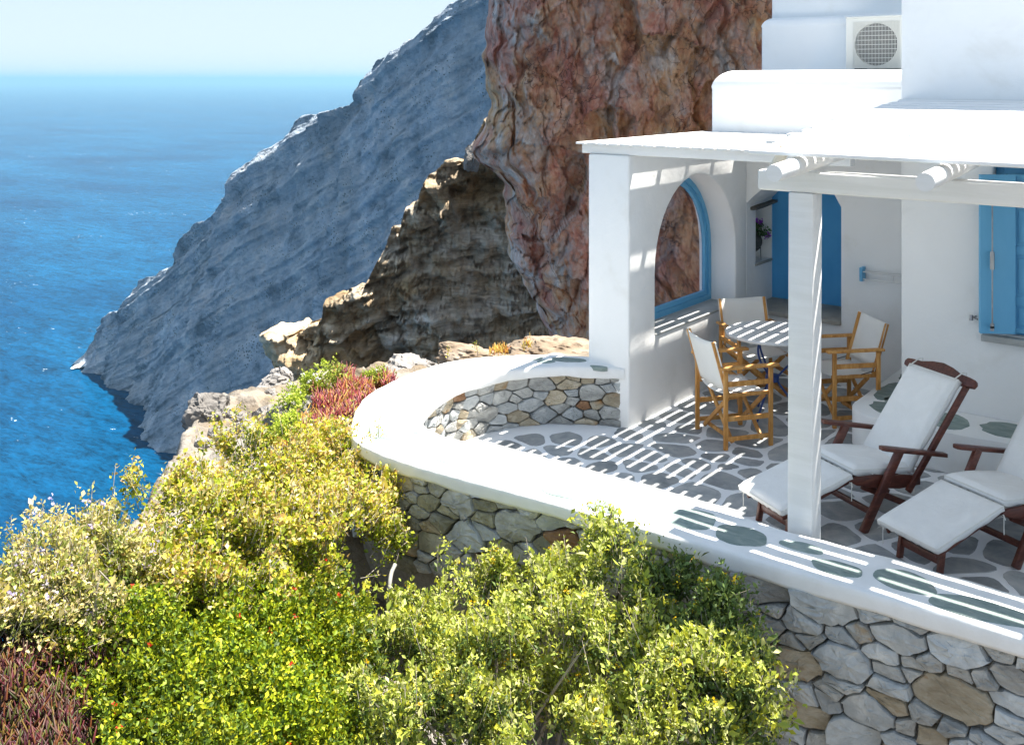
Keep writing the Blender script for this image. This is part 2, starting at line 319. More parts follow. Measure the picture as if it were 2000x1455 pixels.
def cliffmat(name, pal, pscale, crack, ccol, stretch, bump, bscale, bdist, streak=None, scrub=None):
    """rock face: two noises choose between its minerals, crack shade painted as fine dark lines, relief"""
    m, n, l, b = nmat(name)
    g = n.new('ShaderNodeNewGeometry'); mp = n.new('ShaderNodeMapping'); mp.inputs['Scale'].default_value = stretch; l.new(g.outputs['Position'], mp.inputs[0])
    t = sn(n, 'ShaderNodeTexNoise', Scale=pscale, Detail=10, Roughness=.72, Distortion=.25); l.new(mp.outputs[0], t.inputs['Vector'])
    r = ramp(n, pal[0]); l.new(t.outputs[0], r.inputs[0])
    t2 = sn(n, 'ShaderNodeTexNoise', Scale=pscale * .55, Detail=7, Roughness=.65, Distortion=.3)
    mp2 = n.new('ShaderNodeMapping'); mp2.inputs['Location'].default_value = (31, 7, 19); mp2.inputs['Scale'].default_value = stretch; l.new(g.outputs['Position'], mp2.inputs[0]); l.new(mp2.outputs[0], t2.inputs['Vector'])
    r2 = ramp(n, pal[1]); l.new(t.outputs[0], r2.inputs[0])
    k = ramp(n, [(.42, (0, 0, 0)), (.6, (1, 1, 1))]); l.new(t2.outputs[0], k.inputs[0])
    mx = sn(n, 'ShaderNodeMix', data_type='RGBA'); l.new(k.outputs[0], mx.inputs[0]); l.new(r.outputs[0], mx.inputs[6]); l.new(r2.outputs[0], mx.inputs[7]); col = mx.outputs[2]
    if crack:  # shadow of the cracks is painted in as thin dark lines
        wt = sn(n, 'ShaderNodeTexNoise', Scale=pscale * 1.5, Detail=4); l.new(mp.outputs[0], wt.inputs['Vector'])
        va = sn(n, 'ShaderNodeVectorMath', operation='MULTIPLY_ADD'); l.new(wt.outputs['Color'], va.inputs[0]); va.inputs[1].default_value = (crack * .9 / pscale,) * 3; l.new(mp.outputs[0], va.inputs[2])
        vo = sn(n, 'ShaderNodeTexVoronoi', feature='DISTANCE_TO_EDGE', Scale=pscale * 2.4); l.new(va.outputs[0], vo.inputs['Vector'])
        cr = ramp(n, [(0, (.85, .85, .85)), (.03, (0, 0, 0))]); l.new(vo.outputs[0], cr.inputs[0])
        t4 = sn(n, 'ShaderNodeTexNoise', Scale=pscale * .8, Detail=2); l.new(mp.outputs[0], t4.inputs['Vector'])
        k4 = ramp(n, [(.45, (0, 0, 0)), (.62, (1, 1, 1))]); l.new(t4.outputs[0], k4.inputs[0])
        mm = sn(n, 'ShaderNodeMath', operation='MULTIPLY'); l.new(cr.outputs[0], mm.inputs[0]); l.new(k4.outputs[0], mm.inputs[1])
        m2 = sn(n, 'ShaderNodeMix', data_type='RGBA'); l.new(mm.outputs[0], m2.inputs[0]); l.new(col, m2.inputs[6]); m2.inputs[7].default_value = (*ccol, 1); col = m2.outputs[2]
    if streak:
        mp3 = n.new('ShaderNodeMapping'); mp3.inputs['Scale'].default_value = streak[0]; mp3.inputs['Rotation'].default_value = streak[3] if len(streak) > 3 else (0, 0, 0); l.new(g.outputs['Position'], mp3.inputs[0])
        t5 = sn(n, 'ShaderNodeTexNoise', Scale=streak[1], Detail=6, Roughness=.7); l.new(mp3.outputs[0], t5.inputs['Vector'])
        mr = sn(n, 'ShaderNodeMapRange'); l.new(t5.outputs[0], mr.inputs[0]); mr.inputs[1].default_value = .3; mr.inputs[2].default_value = .7; mr.inputs[3].default_value = 1 - streak[2]; mr.inputs[4].default_value = 1 + streak[2]
        m3 = sn(n, 'ShaderNodeMix', data_type='RGBA', blend_type='MULTIPLY'); m3.inputs[0].default_value = 1; l.new(col, m3.inputs[6]); l.new(mr.outputs[0], m3.inputs[7]); col = m3.outputs[2]
    if scrub:                                   # low bushes dotted over the slope
        vo = sn(n, 'ShaderNodeTexVoronoi', feature='F1', Scale=scrub[1]); l.new(mp.outputs[0], vo.inputs['Vector'])
        t6 = sn(n, 'ShaderNodeTexNoise', Scale=scrub[1] * .12, Detail=4); l.new(mp.outputs[0], t6.inputs['Vector'])
        r6 = sn(n, 'ShaderNodeMapRange'); l.new(t6.outputs[0], r6.inputs[0]); r6.inputs[1].default_value = .4; r6.inputs[2].default_value = .65; r6.inputs[3].default_value = .03; r6.inputs[4].default_value = .3
        lt = sn(n, 'ShaderNodeMath', operation='LESS_THAN'); l.new(vo.outputs['Distance'], lt.inputs[0]); l.new(r6.outputs[0], lt.inputs[1])
        m6 = sn(n, 'ShaderNodeMix', data_type='RGBA'); l.new(lt.outputs[0], m6.inputs[0]); l.new(col, m6.inputs[6]); m6.inputs[7].default_value = (*scrub[0], 1); col = m6.outputs[2]
    l.new(col, b.inputs['Base Color']); b.inputs['Roughness'].default_value = .9; b.inputs['Specular IOR Level'].default_value = .2
    t3 = sn(n, 'ShaderNodeTexNoise', Scale=bscale, Detail=9, Roughness=.68); l.new(mp.outputs[0], t3.inputs['Vector'])
    bp = sn(n, 'ShaderNodeBump', Strength=bump, Distance=bdist); l.new(t3.outputs[0], bp.inputs['Height']); l.new(bp.outputs[0], b.inputs['Normal'])
    return m
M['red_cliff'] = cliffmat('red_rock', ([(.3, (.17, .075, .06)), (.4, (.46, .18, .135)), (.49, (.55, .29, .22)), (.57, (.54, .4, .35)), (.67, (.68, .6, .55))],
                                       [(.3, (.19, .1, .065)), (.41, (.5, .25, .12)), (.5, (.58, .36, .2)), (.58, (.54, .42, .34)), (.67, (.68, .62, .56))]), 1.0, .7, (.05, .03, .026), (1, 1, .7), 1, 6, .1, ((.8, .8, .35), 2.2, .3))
M['brown_cliff'] = cliffmat('layered_rock', ([(.36, (.22, .15, .08)), (.48, (.5, .36, .2)), (.62, (.62, .52, .38))], [(.36, (.26, .22, .17)), (.48, (.52, .46, .37)), (.62, (.66, .62, .57))]), .3, 0, (.02, .018, .014), (1, 1, 1.6), 1, 2.2, .25, ((.22, .22, 3.4), 1.3, .5))
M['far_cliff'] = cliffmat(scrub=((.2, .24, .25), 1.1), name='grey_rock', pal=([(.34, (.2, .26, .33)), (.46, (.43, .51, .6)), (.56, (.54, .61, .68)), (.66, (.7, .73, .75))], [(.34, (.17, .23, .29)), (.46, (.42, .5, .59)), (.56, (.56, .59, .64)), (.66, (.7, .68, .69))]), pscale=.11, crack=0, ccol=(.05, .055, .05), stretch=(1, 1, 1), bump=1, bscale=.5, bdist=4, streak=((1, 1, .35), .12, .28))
M['ground'] = cliffmat('stony_ground', ([(.3, (.11, .085, .055)), (.5, (.22, .175, .125)), (.7, (.34, .3, .25))], [(.3, (.13, .12, .105)), (.5, (.26, .24, .215)), (.7, (.4, .37, .34))]), 1.3, .6, (.06, .05, .035), (1, 1, 1), 1, 9, .04)
M['island'] = rock('island_rock', [(.3, (.2, .19, .17)), (.7, (.3, .28, .25))], .002, .9, 0, 1, 0)
M['foam'] = rock('foam', [(.3, (.7, .74, .77)), (.7, (.85, .87, .88))], 1.5, .7, .5, 3, 0, bdist=.3)

# ------------------------------------------------------------------ sea, island, cliffs
def grid_faces(nu, nv):
    i = np.arange(nu * nv).reshape(nu, nv)
    return np.stack([i[:-1, :-1], i[1:, :-1], i[1:, 1:], i[:-1, 1:]], -1).reshape(-1, 4)
def grid_obj(name, V, mat, flip=False, smooth=True):
    F = grid_faces(*V.shape[:2]); F = F[:, ::-1] if flip else F
    return kind(link(name, fast_mesh(name, V, F, smooth=smooth), mat), 'structure')

g = np.concatenate([-np.geomspace(70000, 200, 14), [0], np.geomspace(200, 70000, 14)])
gx, gy = np.meshgrid(g, g, indexing='ij')
grid_obj('sea', np.stack([gx, gy, np.full_like(gx, SEA)], -1), M['sea'], smooth=False)

def interp(pts, x): p = np.array(pts, float); return np.interp(x, p[:, 0], p[:, 1])

# far headland: a leaning face over the water, its skyline taken as a line of heights along the face
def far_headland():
    P0 = np.array([-161., 396., SEA]); T = np.array([.67, -.742, 0]); Nn = np.array([-.742, -.67, .22]); 
    out = [(176, 712), (186, 690), (200, 645), (212, 636), (222, 615), (250, 610), (262, 580), (280, 548), (330, 528), (345, 490), (400, 440), (440, 412), (470, 385), (500, 335), (560, 280), (590, 235), (615, 225), (640, 217), (700, 192), (713, 165), (720, 150), (740, 130), (795, 95), (830, 72), (870, 30), (905, 2), (960, -50), (1040, -110), (1100, -130)]
    S = []; Hh = []
    for px, py in out:
        r = np.array([(px - 1000) / 2000, 1, (157 - py) / 2000]); c = np.array([0, 0, CH]); d = Nn.dot(P0 - c) / Nn.dot(r); p = c + r * d
        S.append((p - P0).dot(T)); Hh.append(p[2] - SEA)
    S = np.array(S); Hh = np.array(Hh)
    for i in range(1, len(S)): S[i] = max(S[i], S[i - 1] + .4)
    nu, nv, nb = 620, 300, 60
    s = S[0] + (min(S[-1], 330) - S[0]) * np.linspace(0, 1, nu); h = np.interp(s, S, Hh)
    h = h + 1.5 * fbm(np.stack([s * .12, s * 0, s * 0], -1), 4, 3) * np.clip(h / 20, 0, 1)
    v = np.linspace(-.04, 1, nv); hh = h[:, None] * v[None, :]
    lean = .22
    X = P0[0] + T[0] * s[:, None] + .742 * lean * hh; Y = P0[1] + T[1] * s[:, None] + .67 * lean * hh; Z = SEA + hh
    ss = np.broadcast_to(s[:, None], hh.shape)
    lay = hh - ss * .55                                   # beds dip along the face
    big = fbm(np.stack([ss * .018, hh * .010, ss * 0], -1), 3, 11) * 4.5
    gul = fbm(np.stack([ss * .07, hh * .018, ss * 0 + 3], -1), 4, 21, ridge=True) * 1.8
    bed = fbm(np.stack([lay * .16, ss * .008, ss * 0], -1), 5, 31, ridge=True) * 1.25 + fbm(np.stack([lay * .42, ss * .03, ss * 0], -1), 3, 33, ridge=True) * .22
    fin = fbm(np.stack([ss * .3, hh * .3, ss * 0 + 9], -1), 4, 41) * .4 + facets(np.stack([ss * .03, lay * .14, ss * 0], -1), 5, .8, .6) + facets(np.stack([ss * .1, lay * .4, ss * 0], -1), 6, .4, .35)
    foot = 10 * np.exp(-hh / 9) * (.5 + .5 * fbm(np.stack([ss * .05, ss * 0, ss * 0], -1), 3, 51)) 
    but = 9 * np.exp(-((ss - 95) / 26) ** 2) * (1 - .5 * v[None, :])
    D = big * np.clip(1.15 - v[None, :], .15, 1) + gul + bed + fin + foot + but
    X = X - .742 * D; Y = Y - .67 * D
    # behind the skyline the ground falls away to the other side
    k = np.linspace(0, 1, nb + 1)[1:]
    bx = X[:, -1:] + .742 * 140 * k + T[0] * 0; by = Y[:, -1:] + .67 * 140 * k; bz = Z[:, -1:] - (h[:, None] + 4) * k ** 1.6 + 1.6 * fbm(np.stack([s[:, None] * .1 + 0 * k, 0 * s[:, None] + 30 * k, 0 * s[:, None] + 0 * k], -1), 3, 61) * np.sin(np.pi * k)
    V = cam2w(np.concatenate([X, bx], 1), np.concatenate([Y, by], 1), np.concatenate([Z, bz], 1))
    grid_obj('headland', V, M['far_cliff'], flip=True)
far_headland()

def face_depth(px, py, d): return cam2w((px - 1000) / 2000 * d, d, CH + (157 - py) / 2000 * d)

# layered brown spur between the headland and the red rock
def brown_spur():
    top = [(512, 700), (516, 662), (524, 645), (560, 640), (600, 630), (606, 618), (640, 612), (645, 570), (685, 562), (690, 552), (716, 545), (735, 505), (742, 488), (775, 462), (768, 435), (790, 398), (800, 392), (845, 352), (870, 332), (890, 318), (912, 292), (930, 268), (950, 240), (1000, 200), (1100, 80), (1250, -80)]
    nu, nv, nb = 420, 260, 50
    d0 = 40.0; px = np.linspace(512, 1250, nu); pt = np.array(top, float); o = np.argsort(pt[:, 0], kind='stable'); ty = np.interp(px, pt[o, 0], pt[o, 1])
    zt = np.full(nu, -3.0); X = px * 0
    for _ in range(8):
        dt = d0 - .28 * (zt + 6) + .35 * np.maximum(0, X + 3); X = (px - 1000) / 2000 * dt; zt = CH + (157 - ty) / 2000 * dt
    zt = zt + .32 * fbm(np.stack([X * 1.6, X * 0, X * 0], -1), 4, 71)
    v = np.linspace(0, 1, nv); zb = -24.0
    Z = zb + (zt[:, None] - zb) * (1 - (1 - v[None, :]) ** 1.0); XX = np.broadcast_to(X[:, None], Z.shape)
    P = np.stack([XX, Z, 0 * Z], -1)
    lay = Z - .14 * XX + .6 * fbm(P * .3, 3, 81)
    steps = fbm(np.stack([lay * .55, XX * .08, 0 * Z], -1), 3, 83, ridge=True) * .5 + fbm(np.stack([lay * 2.3, XX * .25, 0 * Z], -1), 4, 85, ridge=True) * .28
    caves = -1.5 * np.exp(-(((XX + 4.9) / .9) ** 2)) * np.exp(-(((Z + 9) / 3.2) ** 2)) - 1.2 * np.exp(-(((XX + 1.6) / 1.5) ** 2)) * np.exp(-(((Z + 3.2) / 4) ** 2))
    ledge = 1.1 / (1 + np.exp((Z - (CH - 6.9 + .12 * (XX + 4))) * 6)) * np.exp(-((XX + 4.5) / 4.5) ** 2)
    D = fbm(P * .22, 4, 91) * 1.1 + facets(np.stack([XX * .35, lay * .8, 0 * Z], -1), 87, .55, .4) + facets(np.stack([XX * 1.1, lay * 2.6, 0 * Z], -1), 88, .3, .25) + steps + caves + ledge + fbm(P * 1.7, 5, 95) * .4 + facets(np.stack([XX * .8 + .4 * Z, Z * .7, 0 * Z], -1), 89, .5, .5)
    Y = d0 - D - .28 * (Z + 6) + .35 * np.maximum(0, XX[:, :] + 3) 
    tip = np.clip((XX - X[0]) / 2.2, 0, 1); Y = Y + 4.5 * (1 - np.sqrt(1 - (1 - tip) ** 2 * .999))
    X2 = XX + .35 * (fbm(np.stack([Z * .8, 0 * Z, 0 * Z + 2], -1), 4, 97)) * np.clip(1 - (XX - X[0]) / 3, 0, 1) - .5 * np.clip((-3 - Z) / 8, -1, .2) * np.clip(1 - (XX - X[0]) / 2, 0, 1)
    k = np.linspace(0, 1, nb + 1)[1:]
    bx = X2[:, -1:] + 3.5 * k; by = Y[:, -1:] + 9 * k; bz = Z[:, -1:] - 1.6 * k ** 1.5 + .3 * fbm(np.stack([X[:, None] + 0 * k, 9 * k + 0 * X[:, None], 0 * X[:, None] + 0 * k], -1), 4, 99) * np.minimum(1, 6 * k)
    V = cam2w(np.concatenate([X2, bx], 1), np.concatenate([Y, by], 1), np.concatenate([Z, bz], 1))
    grid_obj('rock_spur', V, M['brown_cliff'], flip=True, smooth=False)
brown_spur()

# the red rock wall behind the house, leaning out over it
def red_wall():
    left = [(-200, 965), (0, 958), (100, 950), (200, 945), (285, 938), (330, 946), (380, 965), (430, 975), (480, 983), (520, 992), (580, 1015), (620, 1035), (660, 1050), (760, 1075), (900, 1100), (1100, 1130)]
    nu, nv = 560, 470; d0 = 24.0
    Zr = np.linspace(CH - 10, CH + 9, nv); py = 157 - (Zr - CH) / d0 * 2000
    xl = (interp(left, py) - 1000) / 2000 * (d0 + 3 - .24 * (Zr - CH))
    w = np.linspace(0, 1, nu) ** 1.1; W = 11.5
    XX = xl[None, :] + w[:, None] * W; ZZ = np.broadcast_to(Zr[None, :], XX.shape)
    P = np.stack([XX, ZZ * .8, 0 * ZZ], -1)
    Q = P + .12 * np.stack([fbm(P * 1.6, 4, 103), fbm(P * 1.6, 4, 104), 0 * ZZ], -1)
    D = fbm(P * .28, 4, 109) * .5 + facets(Q * np.array([.55, .42, 1]), 107, .45, .6) + facets(Q * np.array([1.5, 1.1, 1]) + 5, 108, .22, .36) + facets(Q * np.array([4.2, 3.6, 1]) + 9, 109, .08, .14) + fbm(P * 1.6, 5, 111) * .06 + fbm(P * 5, 4, 113, ridge=True) * .05 + facets(P * np.array([9, 7, 1]), 119, .03, .05) + fbm(P * 16, 3, 117) * .018
    for sc_, dp_, wd_, sd_ in ((.45, .3, .035, 201), (1.1, .16, .04, 203), (2.6, .07, .06, 205)):
        f1, f2, idv = worley(Q * np.array([1, .7, 1]) * sc_, sd_); D = D - dp_ * np.exp(-((f2 - f1) / wd_) ** 2) * np.clip(.5 + 1.4 * fbm(P * sc_ * .8, 2, sd_ + 1), 0, 1)
    edge = np.clip(w[:, None] * W / 1.6, 0, 1)
    Y = d0 - D - .24 * (ZZ - CH) + 3.2 * (1 - np.sqrt(np.clip(1 - (1 - edge) ** 2, 0, 1))) + .06 * (XX - 2)
    X2 = XX + .25 * fbm(np.stack([ZZ * .9, 0 * ZZ, 0 * ZZ + 4], -1), 4, 115) * (1 - edge)
    k = np.linspace(0, 1, 25)[1:][::-1]                       # its flank runs on behind the edge
    bx = X2[:1] + 5.0 * k[:, None]; by = Y[:1] + 8 * k[:, None]; bz = np.broadcast_to(Zr[None], bx.shape)
    X3 = np.concatenate([bx, X2], 0); Y3 = np.concatenate([by, Y], 0); Z3 = np.concatenate([bz, ZZ], 0)
    # top runs back and up
    t = np.linspace(0, 1, 12)[1:]
    X3 = np.concatenate([X3, X3[:, -1:] + 2 * t], 1); Y3 = np.concatenate([Y3, Y3[:, -1:] + 10 * t], 1); Z3 = np.concatenate([Z3, Z3[:, -1:] + 5 * t], 1)
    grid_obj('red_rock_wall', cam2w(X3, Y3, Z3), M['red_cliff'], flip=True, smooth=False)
red_wall()

# hillside round the terrace
CTRL = np.array([(-4.2, 3, -.3), (-4.4, 2.1, -.15), (-3, 4.5, -.85), (-2, 4.3, -.95), (-1, 4.5, -.95), (-4.5, 4.5, -.6), (-5.2, 4.3, -.35), (-6.0, 5.0, .02), (-6.3, 6, .08), (-6.3, 7, .1), (-5.7, 8.1, .22), (-5.2, 8.9, .28),
                 (-7.5, 6.5, -.35), (-8.6, 6.3, -.65), (-10, 8.3, -1.0), (-8, 8.3, -.5), (-7, 9.2, -.2), (-6, 3.3, -.55), (-6.3, 4.2, -.3), (0, 3, -1), (0, 0, -.6), (-4, 0, -.3), (-3, 6, -.7), (-4.6, 6.2, -.7), (-2, 8, -.7), (3, 6, -.7), (0, 12, -.5), (-5, 12, -.3), (-4.7, 10, -.7), (-4.2, 9, -.7), (-3.2, 9.3, -.7), (-4.6, 8.2, -.6)])
EDGE = np.array([(8, -14), (-3, -14), (-4.2, -4), (-4.6, 0), (-5.1, 1.6), (-5.7, 2.6), (-6.3, 3.7), (-7.3, 4.9), (-8.7, 6), (-9.7, 7.3), (-10.4, 8.6), (-9.0, 8.9), (-7.6, 8.9), (-6.4, 9.3), (-5.4, 10.2), (-5.2, 11), (-5.6, 16), (8, 18)])
def ground_z(x, y, rough=1):
    d2 = (x[..., None] - CTRL[:, 0]) ** 2 + (y[..., None] - CTRL[:, 1]) ** 2 + .05
    w = d2 ** -1.6; z = (w * CTRL[:, 2]).sum(-1) / w.sum(-1)
    ins = np.zeros(x.shape, bool); dm = np.full(x.shape, 1e9); n = len(EDGE)
    for i in range(n):
        a = EDGE[i]; b = EDGE[(i + 1) % n]; e = b - a
        t = np.clip(((x - a[0]) * e[0] + (y - a[1]) * e[1]) / (e @ e), 0, 1)
        dm = np.minimum(dm, np.hypot(x - a[0] - t * e[0], y - a[1] - t * e[1]))
        c = ((a[1] > y) != (b[1] > y)); xi = (b[0] - a[0]) * (y - a[1]) / (b[1] - a[1] + 1e-12) + a[0]; ins ^= c & (x < xi)
    out = np.where(ins, 0, dm)
    P = np.stack([x, y, 0 * x], -1)
    rk = np.clip((-5.7 - x) / 1.5, 0, 1) + np.clip(out, 0, 1)
    z = z - 3.2 * np.maximum(0, out) + rough * (fbm(P * .9, 4, 121) * (.05 + .12 * rk))
    W_ = P + .12 * np.stack([fbm(P * 3, 3, 161), fbm(P * 3, 3, 163), 0 * x], -1)
    f1, f2, idv = worley(np.stack([W_[..., 0] * 3.4, W_[..., 1] * 3.4, z * 1.5], -1), 123); g1, g2, idw = worley(np.stack([W_[..., 0] * 9, W_[..., 1] * 9, z * 3], -1), 125)
    return np.maximum(z + rough * rk * (np.minimum(f2 - f1, .25) * .16 + idv * .09 + np.minimum(g2 - g1, .3) * .06 + idw * .03) + rough * rk * fbm(P * 6, 4, 127) * .02, SEA - 5)
def axis(lo, a, b, hi, st): return np.concatenate([a - np.geomspace(.15, a - lo, 26)[::-1], np.arange(a, b, st), b + np.geomspace(.15, hi - b, 20)])
gx, gy = np.meshgrid(axis(-60, -11.2, -1, 9, .032), axis(-15, 1.5, 11, 40, .032), indexing='ij')
grid_obj('hillside', np.stack([gx, gy, ground_z(gx, gy)], -1), M['ground'])

# ------------------------------------------------------------------ curves of the parapet
def catmull(P, n=24):
    P = [np.array(p, float) for p in P]; P = [2 * P[0] - P[1]] + P + [2 * P[-1] - P[-2]]; out = []
    for i in range(1, len(P) - 2):
        for t in np.linspace(0, 1, n, endpoint=False):
            a, b, c, d = P[i - 1:i + 3]
            out.append(.5 * (2 * b + (c - a) * t + (2 * a - 5 * b + 4 * c - d) * t * t + (3 * b - a - 3 * c + d) * t ** 3))
    return np.array(out + [P[-2]])
class Curve:
    def __init__(s, pts):
        s.p = np.array(pts); s.u = np.concatenate([[0], np.cumsum(np.hypot(*np.diff(s.p, axis=0).T))]); s.L = s.u[-1]
    def at(s, u): u = np.asarray(u, float); return np.stack([np.interp(u, s.u, s.p[:, 0]), np.interp(u, s.u, s.p[:, 1])], -1)
    def nrm(s, u):                       # right-hand normal of the running direction
        t = s.at(np.asarray(u) + .02) - s.at(np.asarray(u) - .02); t /= np.linalg.norm(t, axis=-1, keepdims=True); return np.stack([t[..., 1], -t[..., 0]], -1)
    def find(s, px, lo, hi):             # where the curve crosses the bearing of a picture column
        u = np.linspace(lo, hi, 1500); q = s.at(u); X = CA * q[:, 0] + SA * q[:, 1]; Y = -SA * q[:, 0] + CA * q[:, 1]
        k = np.argmin(np.abs(1000 + 2000 * X / Y - px)); return u[k], Y[k]
INN = [(-4.55, 7.47), (-4.68, 7.42), (-5.05, 7.18), (-5.32, 6.83), (-5.40, 6.45), (-5.34, 6.0), (-5.17, 5.62), (-4.99, 5.41), (-4.76, 5.31), (-4.4, 5.31), (-4.0, 5.33), (-3.1, 5.335), (-2.0, 5.33), (-1, 5.335), (0, 5.34), (1.6, 5.34)]
OUT = [(-4.80, 7.66), (-5.03, 7.60), (-5.38, 7.40), (-5.68, 7.08), (-5.87, 6.70), (-5.88, 6.2), (-5.80, 5.78), (-5.60, 5.39), (-5.35, 5.09), (-5.1, 4.90), (-4.7, 4.82), (-4.2, 4.83), (-3.3, 4.88), (-2.3, 4.92), (-1, 4.95), (1.6, 4.97)]
inn = Curve(catmull(INN)); out = Curve(catmull(OUT))

# ------------------------------------------------------------------ terrace floor with set flagstones
floor_poly = [tuple(p) for p in inn.p[::6]] + [(1.6, 8.6), (-2.6, 8.62), (-2.6, 9.79), (-4.48, 9.79)]
m = MB(); fp = [(x, y) for x, y in catmull([( -4.5, 7.58), (-5.0, 7.3), (-5.4, 6.95), (-5.55, 6.4), (-5.5, 5.8), (-5.2, 5.4), (-4.8, 5.15), (-3, 5.15), (1.6, 5.15)], 8)] + [(1.6, 8.75), (-2.5, 8.75), (-2.5, 9.9), (-4.6, 9.9)]
m.prism([(x, y, -.25) for x, y in fp], (0, 0, .25))
terrace = kind(m.build('terrace', M['grout']), 'structure')
def inside(p, poly):
    c = False; n = len(poly)
    for i in range(n):
        (x0, y0), (x1, y1) = poly[i], poly[(i + 1) % n]
        if (y0 > p[1]) != (y1 > p[1]) and p[0] < (x1 - x0) * (p[1] - y0) / (y1 - y0) + x0: c = not c
    return c
def clip(poly, n, c):                    # keep n.p <= c
    o = []
    for i in range(len(poly)):
        a, b = poly[i], poly[(i + 1) % len(poly)]; da = n[0] * a[0] + n[1] * a[1] - c; db = n[0] * b[0] + n[1] * b[1] - c
        if da <= 0: o.append(a)
        if (da < 0 < db) or (db < 0 < da): t = da / (da - db); o.append((a[0] + t * (b[0] - a[0]), a[1] + t * (b[1] - a[1])))
    return o
def cells(seeds, box, gap, aspect=1.0):
    """power diagram: every seed (x, y, r) gets the patch nearest to it, shrunk by the joint"""
    S = np.array(seeds, float); res = []
    for i in range(len(S)):
        x, y, r = S[i]; po = [(box[0], box[2]), (box[1], box[2]), (box[1], box[3]), (box[0], box[3])]
        d = ((S[:, 0] - x) ** 2 + ((S[:, 1] - y) * aspect) ** 2); 
        for j in np.argsort(d)[1:28]:
            n = np.array([S[j, 0] - x, (S[j, 1] - y) * aspect ** 2]); L = math.hypot(*n)
            if L < 1e-6: continue
            c = (S[j, 0] ** 2 - x * x + aspect ** 2 * (S[j, 1] ** 2 - y * y) - S[j, 2] ** 2 + r * r) / 2
            po = clip(po, n / L, c / L - gap / 2)
            if len(po) < 3: break
        res.append(po if len(po) >= 3 else None)
    return res
def area(p): return abs(sum(p[i][0] * p[(i + 1) % len(p)][1] - p[(i + 1) % len(p)][0] * p[i][1] for i in range(len(p)))) / 2
def chaikin(p, k=2, w=.25):
    for _ in range(k):
        q = []
        for i in range(len(p)):
            a, b = p[i], p[(i + 1) % len(p)]; q += [tuple((1 - w) * s + w * t for s, t in zip(a, b)), tuple(w * s + (1 - w) * t for s, t in zip(a, b))]
        p = q
    return p
def resample(p, n):
    P = np.array(p + [p[0]]); u = np.concatenate([[0], np.cumsum(np.hypot(*np.diff(P, axis=0).T))]); t = np.linspace(0, u[-1], n, endpoint=False)
    return np.stack([np.interp(t, u, P[:, 0]), np.interp(t, u, P[:, 1])], -1)
rng = random.Random(4); nr = np.random.default_rng(4)
FS = [(941, 859), (1005, 839), (1073, 834), (1108, 828), (1151, 840), (1034, 859), (1109, 857), (993, 872), (1173, 862), (1086, 882), (1042, 889), (1216, 849), (1158, 889), (1211, 878), (1109, 904), (1179, 914), (1248, 913), (1214, 933), (1284, 831), (1326, 817), (1340, 840), (1326, 855), (1323, 881), (1396, 873), (1375, 796), (1410, 846), (1455, 883), (1403, 895), (1333, 915), (1270, 893), (1424, 912), (1445, 901), (1417, 932), (1278, 935), (1438, 792), (1470, 869), (1361, 908), (1531, 887), (1638, 1046), (1714, 1036), (1707, 1083), (1777, 1069), (1902, 1109), (1945, 1083), (1885, 1069), (1965, 1026), (1935, 1139), (1651, 1000), (1612, 852), (1638, 858), (1473, 987), (1450, 924), (1981, 1139), (1500, 830), (1560, 800)]
seeds = [(*at_z(a, b, 0)[:2], rng.uniform(.02, .1)) for a, b in FS]
for _ in range(6000):
    x, y = rng.uniform(-5.5, 1.6), rng.uniform(5.3, 9.8)
    if all((x - s[0]) ** 2 + (y - s[1]) ** 2 > .31 ** 2 for s in seeds): seeds.append((x, y, rng.uniform(0, .1)))
nflag = 0
for po in cells(seeds, (-5.6, 1.6, 5.2, 9.8), .046):
    if po is None or area(po) < .006 or nflag > 285: continue
    cx, cy = np.mean(po, axis=0)
    for sc in (1, .88, .75, .6, 0):
        q = [(cx + (a - cx) * sc, cy + (b - cy) * sc) for a, b in po]
        if all(inside(p, floor_poly) for p in q): break
    if sc == 0 or area(q) < .006: continue
    q = resample(chaikin(q, 2, .17), 22)
    q = q + nr.normal(size=q.shape) * .0025
    h = .0045; mb = MB()
    n = len(q); vs = [(a - cx, b - cy, -.008) for a, b in q] + [(a - cx, b - cy, h - .002) for a, b in q] + [((a - cx) * .975, (b - cy) * .975, h) for a, b in q]
    mb.add(vs, [(i, (i + 1) % n, n + (i + 1) % n, n + i) for i in range(n)] + [(n + i, n + (i + 1) % n, 2 * n + (i + 1) % n, 2 * n + i) for i in range(n)] + [tuple(range(2 * n, 3 * n))])
    o = mb.build('flagstone', M['flag'], terrace); o.location = (cx, cy, 0); nflag += 1

# ------------------------------------------------------------------ parapet
par = thing('parapet_wall', 'curved dry stone parapet wall with whitewashed cap round the terrace', 'wall', (-4.3, 5.1, -.9))
pw = Vector(par.location)
NU = 420; k = np.linspace(0, 1, NU)
# pair the two edges by shared stations
def stations(c, pts): return [c.u[np.argmin(np.hypot(*(c.p - np.array(p)).T))] for p in pts]
si = stations(inn, [INN[0], INN[3], INN[5], INN[8], INN[10], INN[12], INN[15]]); so = stations(out, [OUT[0], OUT[3], OUT[5], OUT[10], OUT[11], OUT[13], OUT[15]])
kk = np.linspace(0, 6, NU); ui = np.interp(kk, range(7), si); uo = np.interp(kk, range(7), so)
pi_, po_ = inn.at(ui), out.at(uo)
prof = [(-.038, .408), (-.042, .425), (-.041, .465), (-.032, .486), (-.012, .497), (.03, .501), (.2, .502), (.35, .503), (.5, .503), (.65, .502), (.8, .501), (.97, .501), (1.014, .497), (1.034, .486), (1.043, .465), (1.044, .425), (1.04, .408)]
prof2 = prof + [(.9, .4), (.5, .4), (.1, .4)]
V = np.zeros((NU, len(prof2), 3)); wid = np.linalg.norm(po_ - pi_, axis=1)
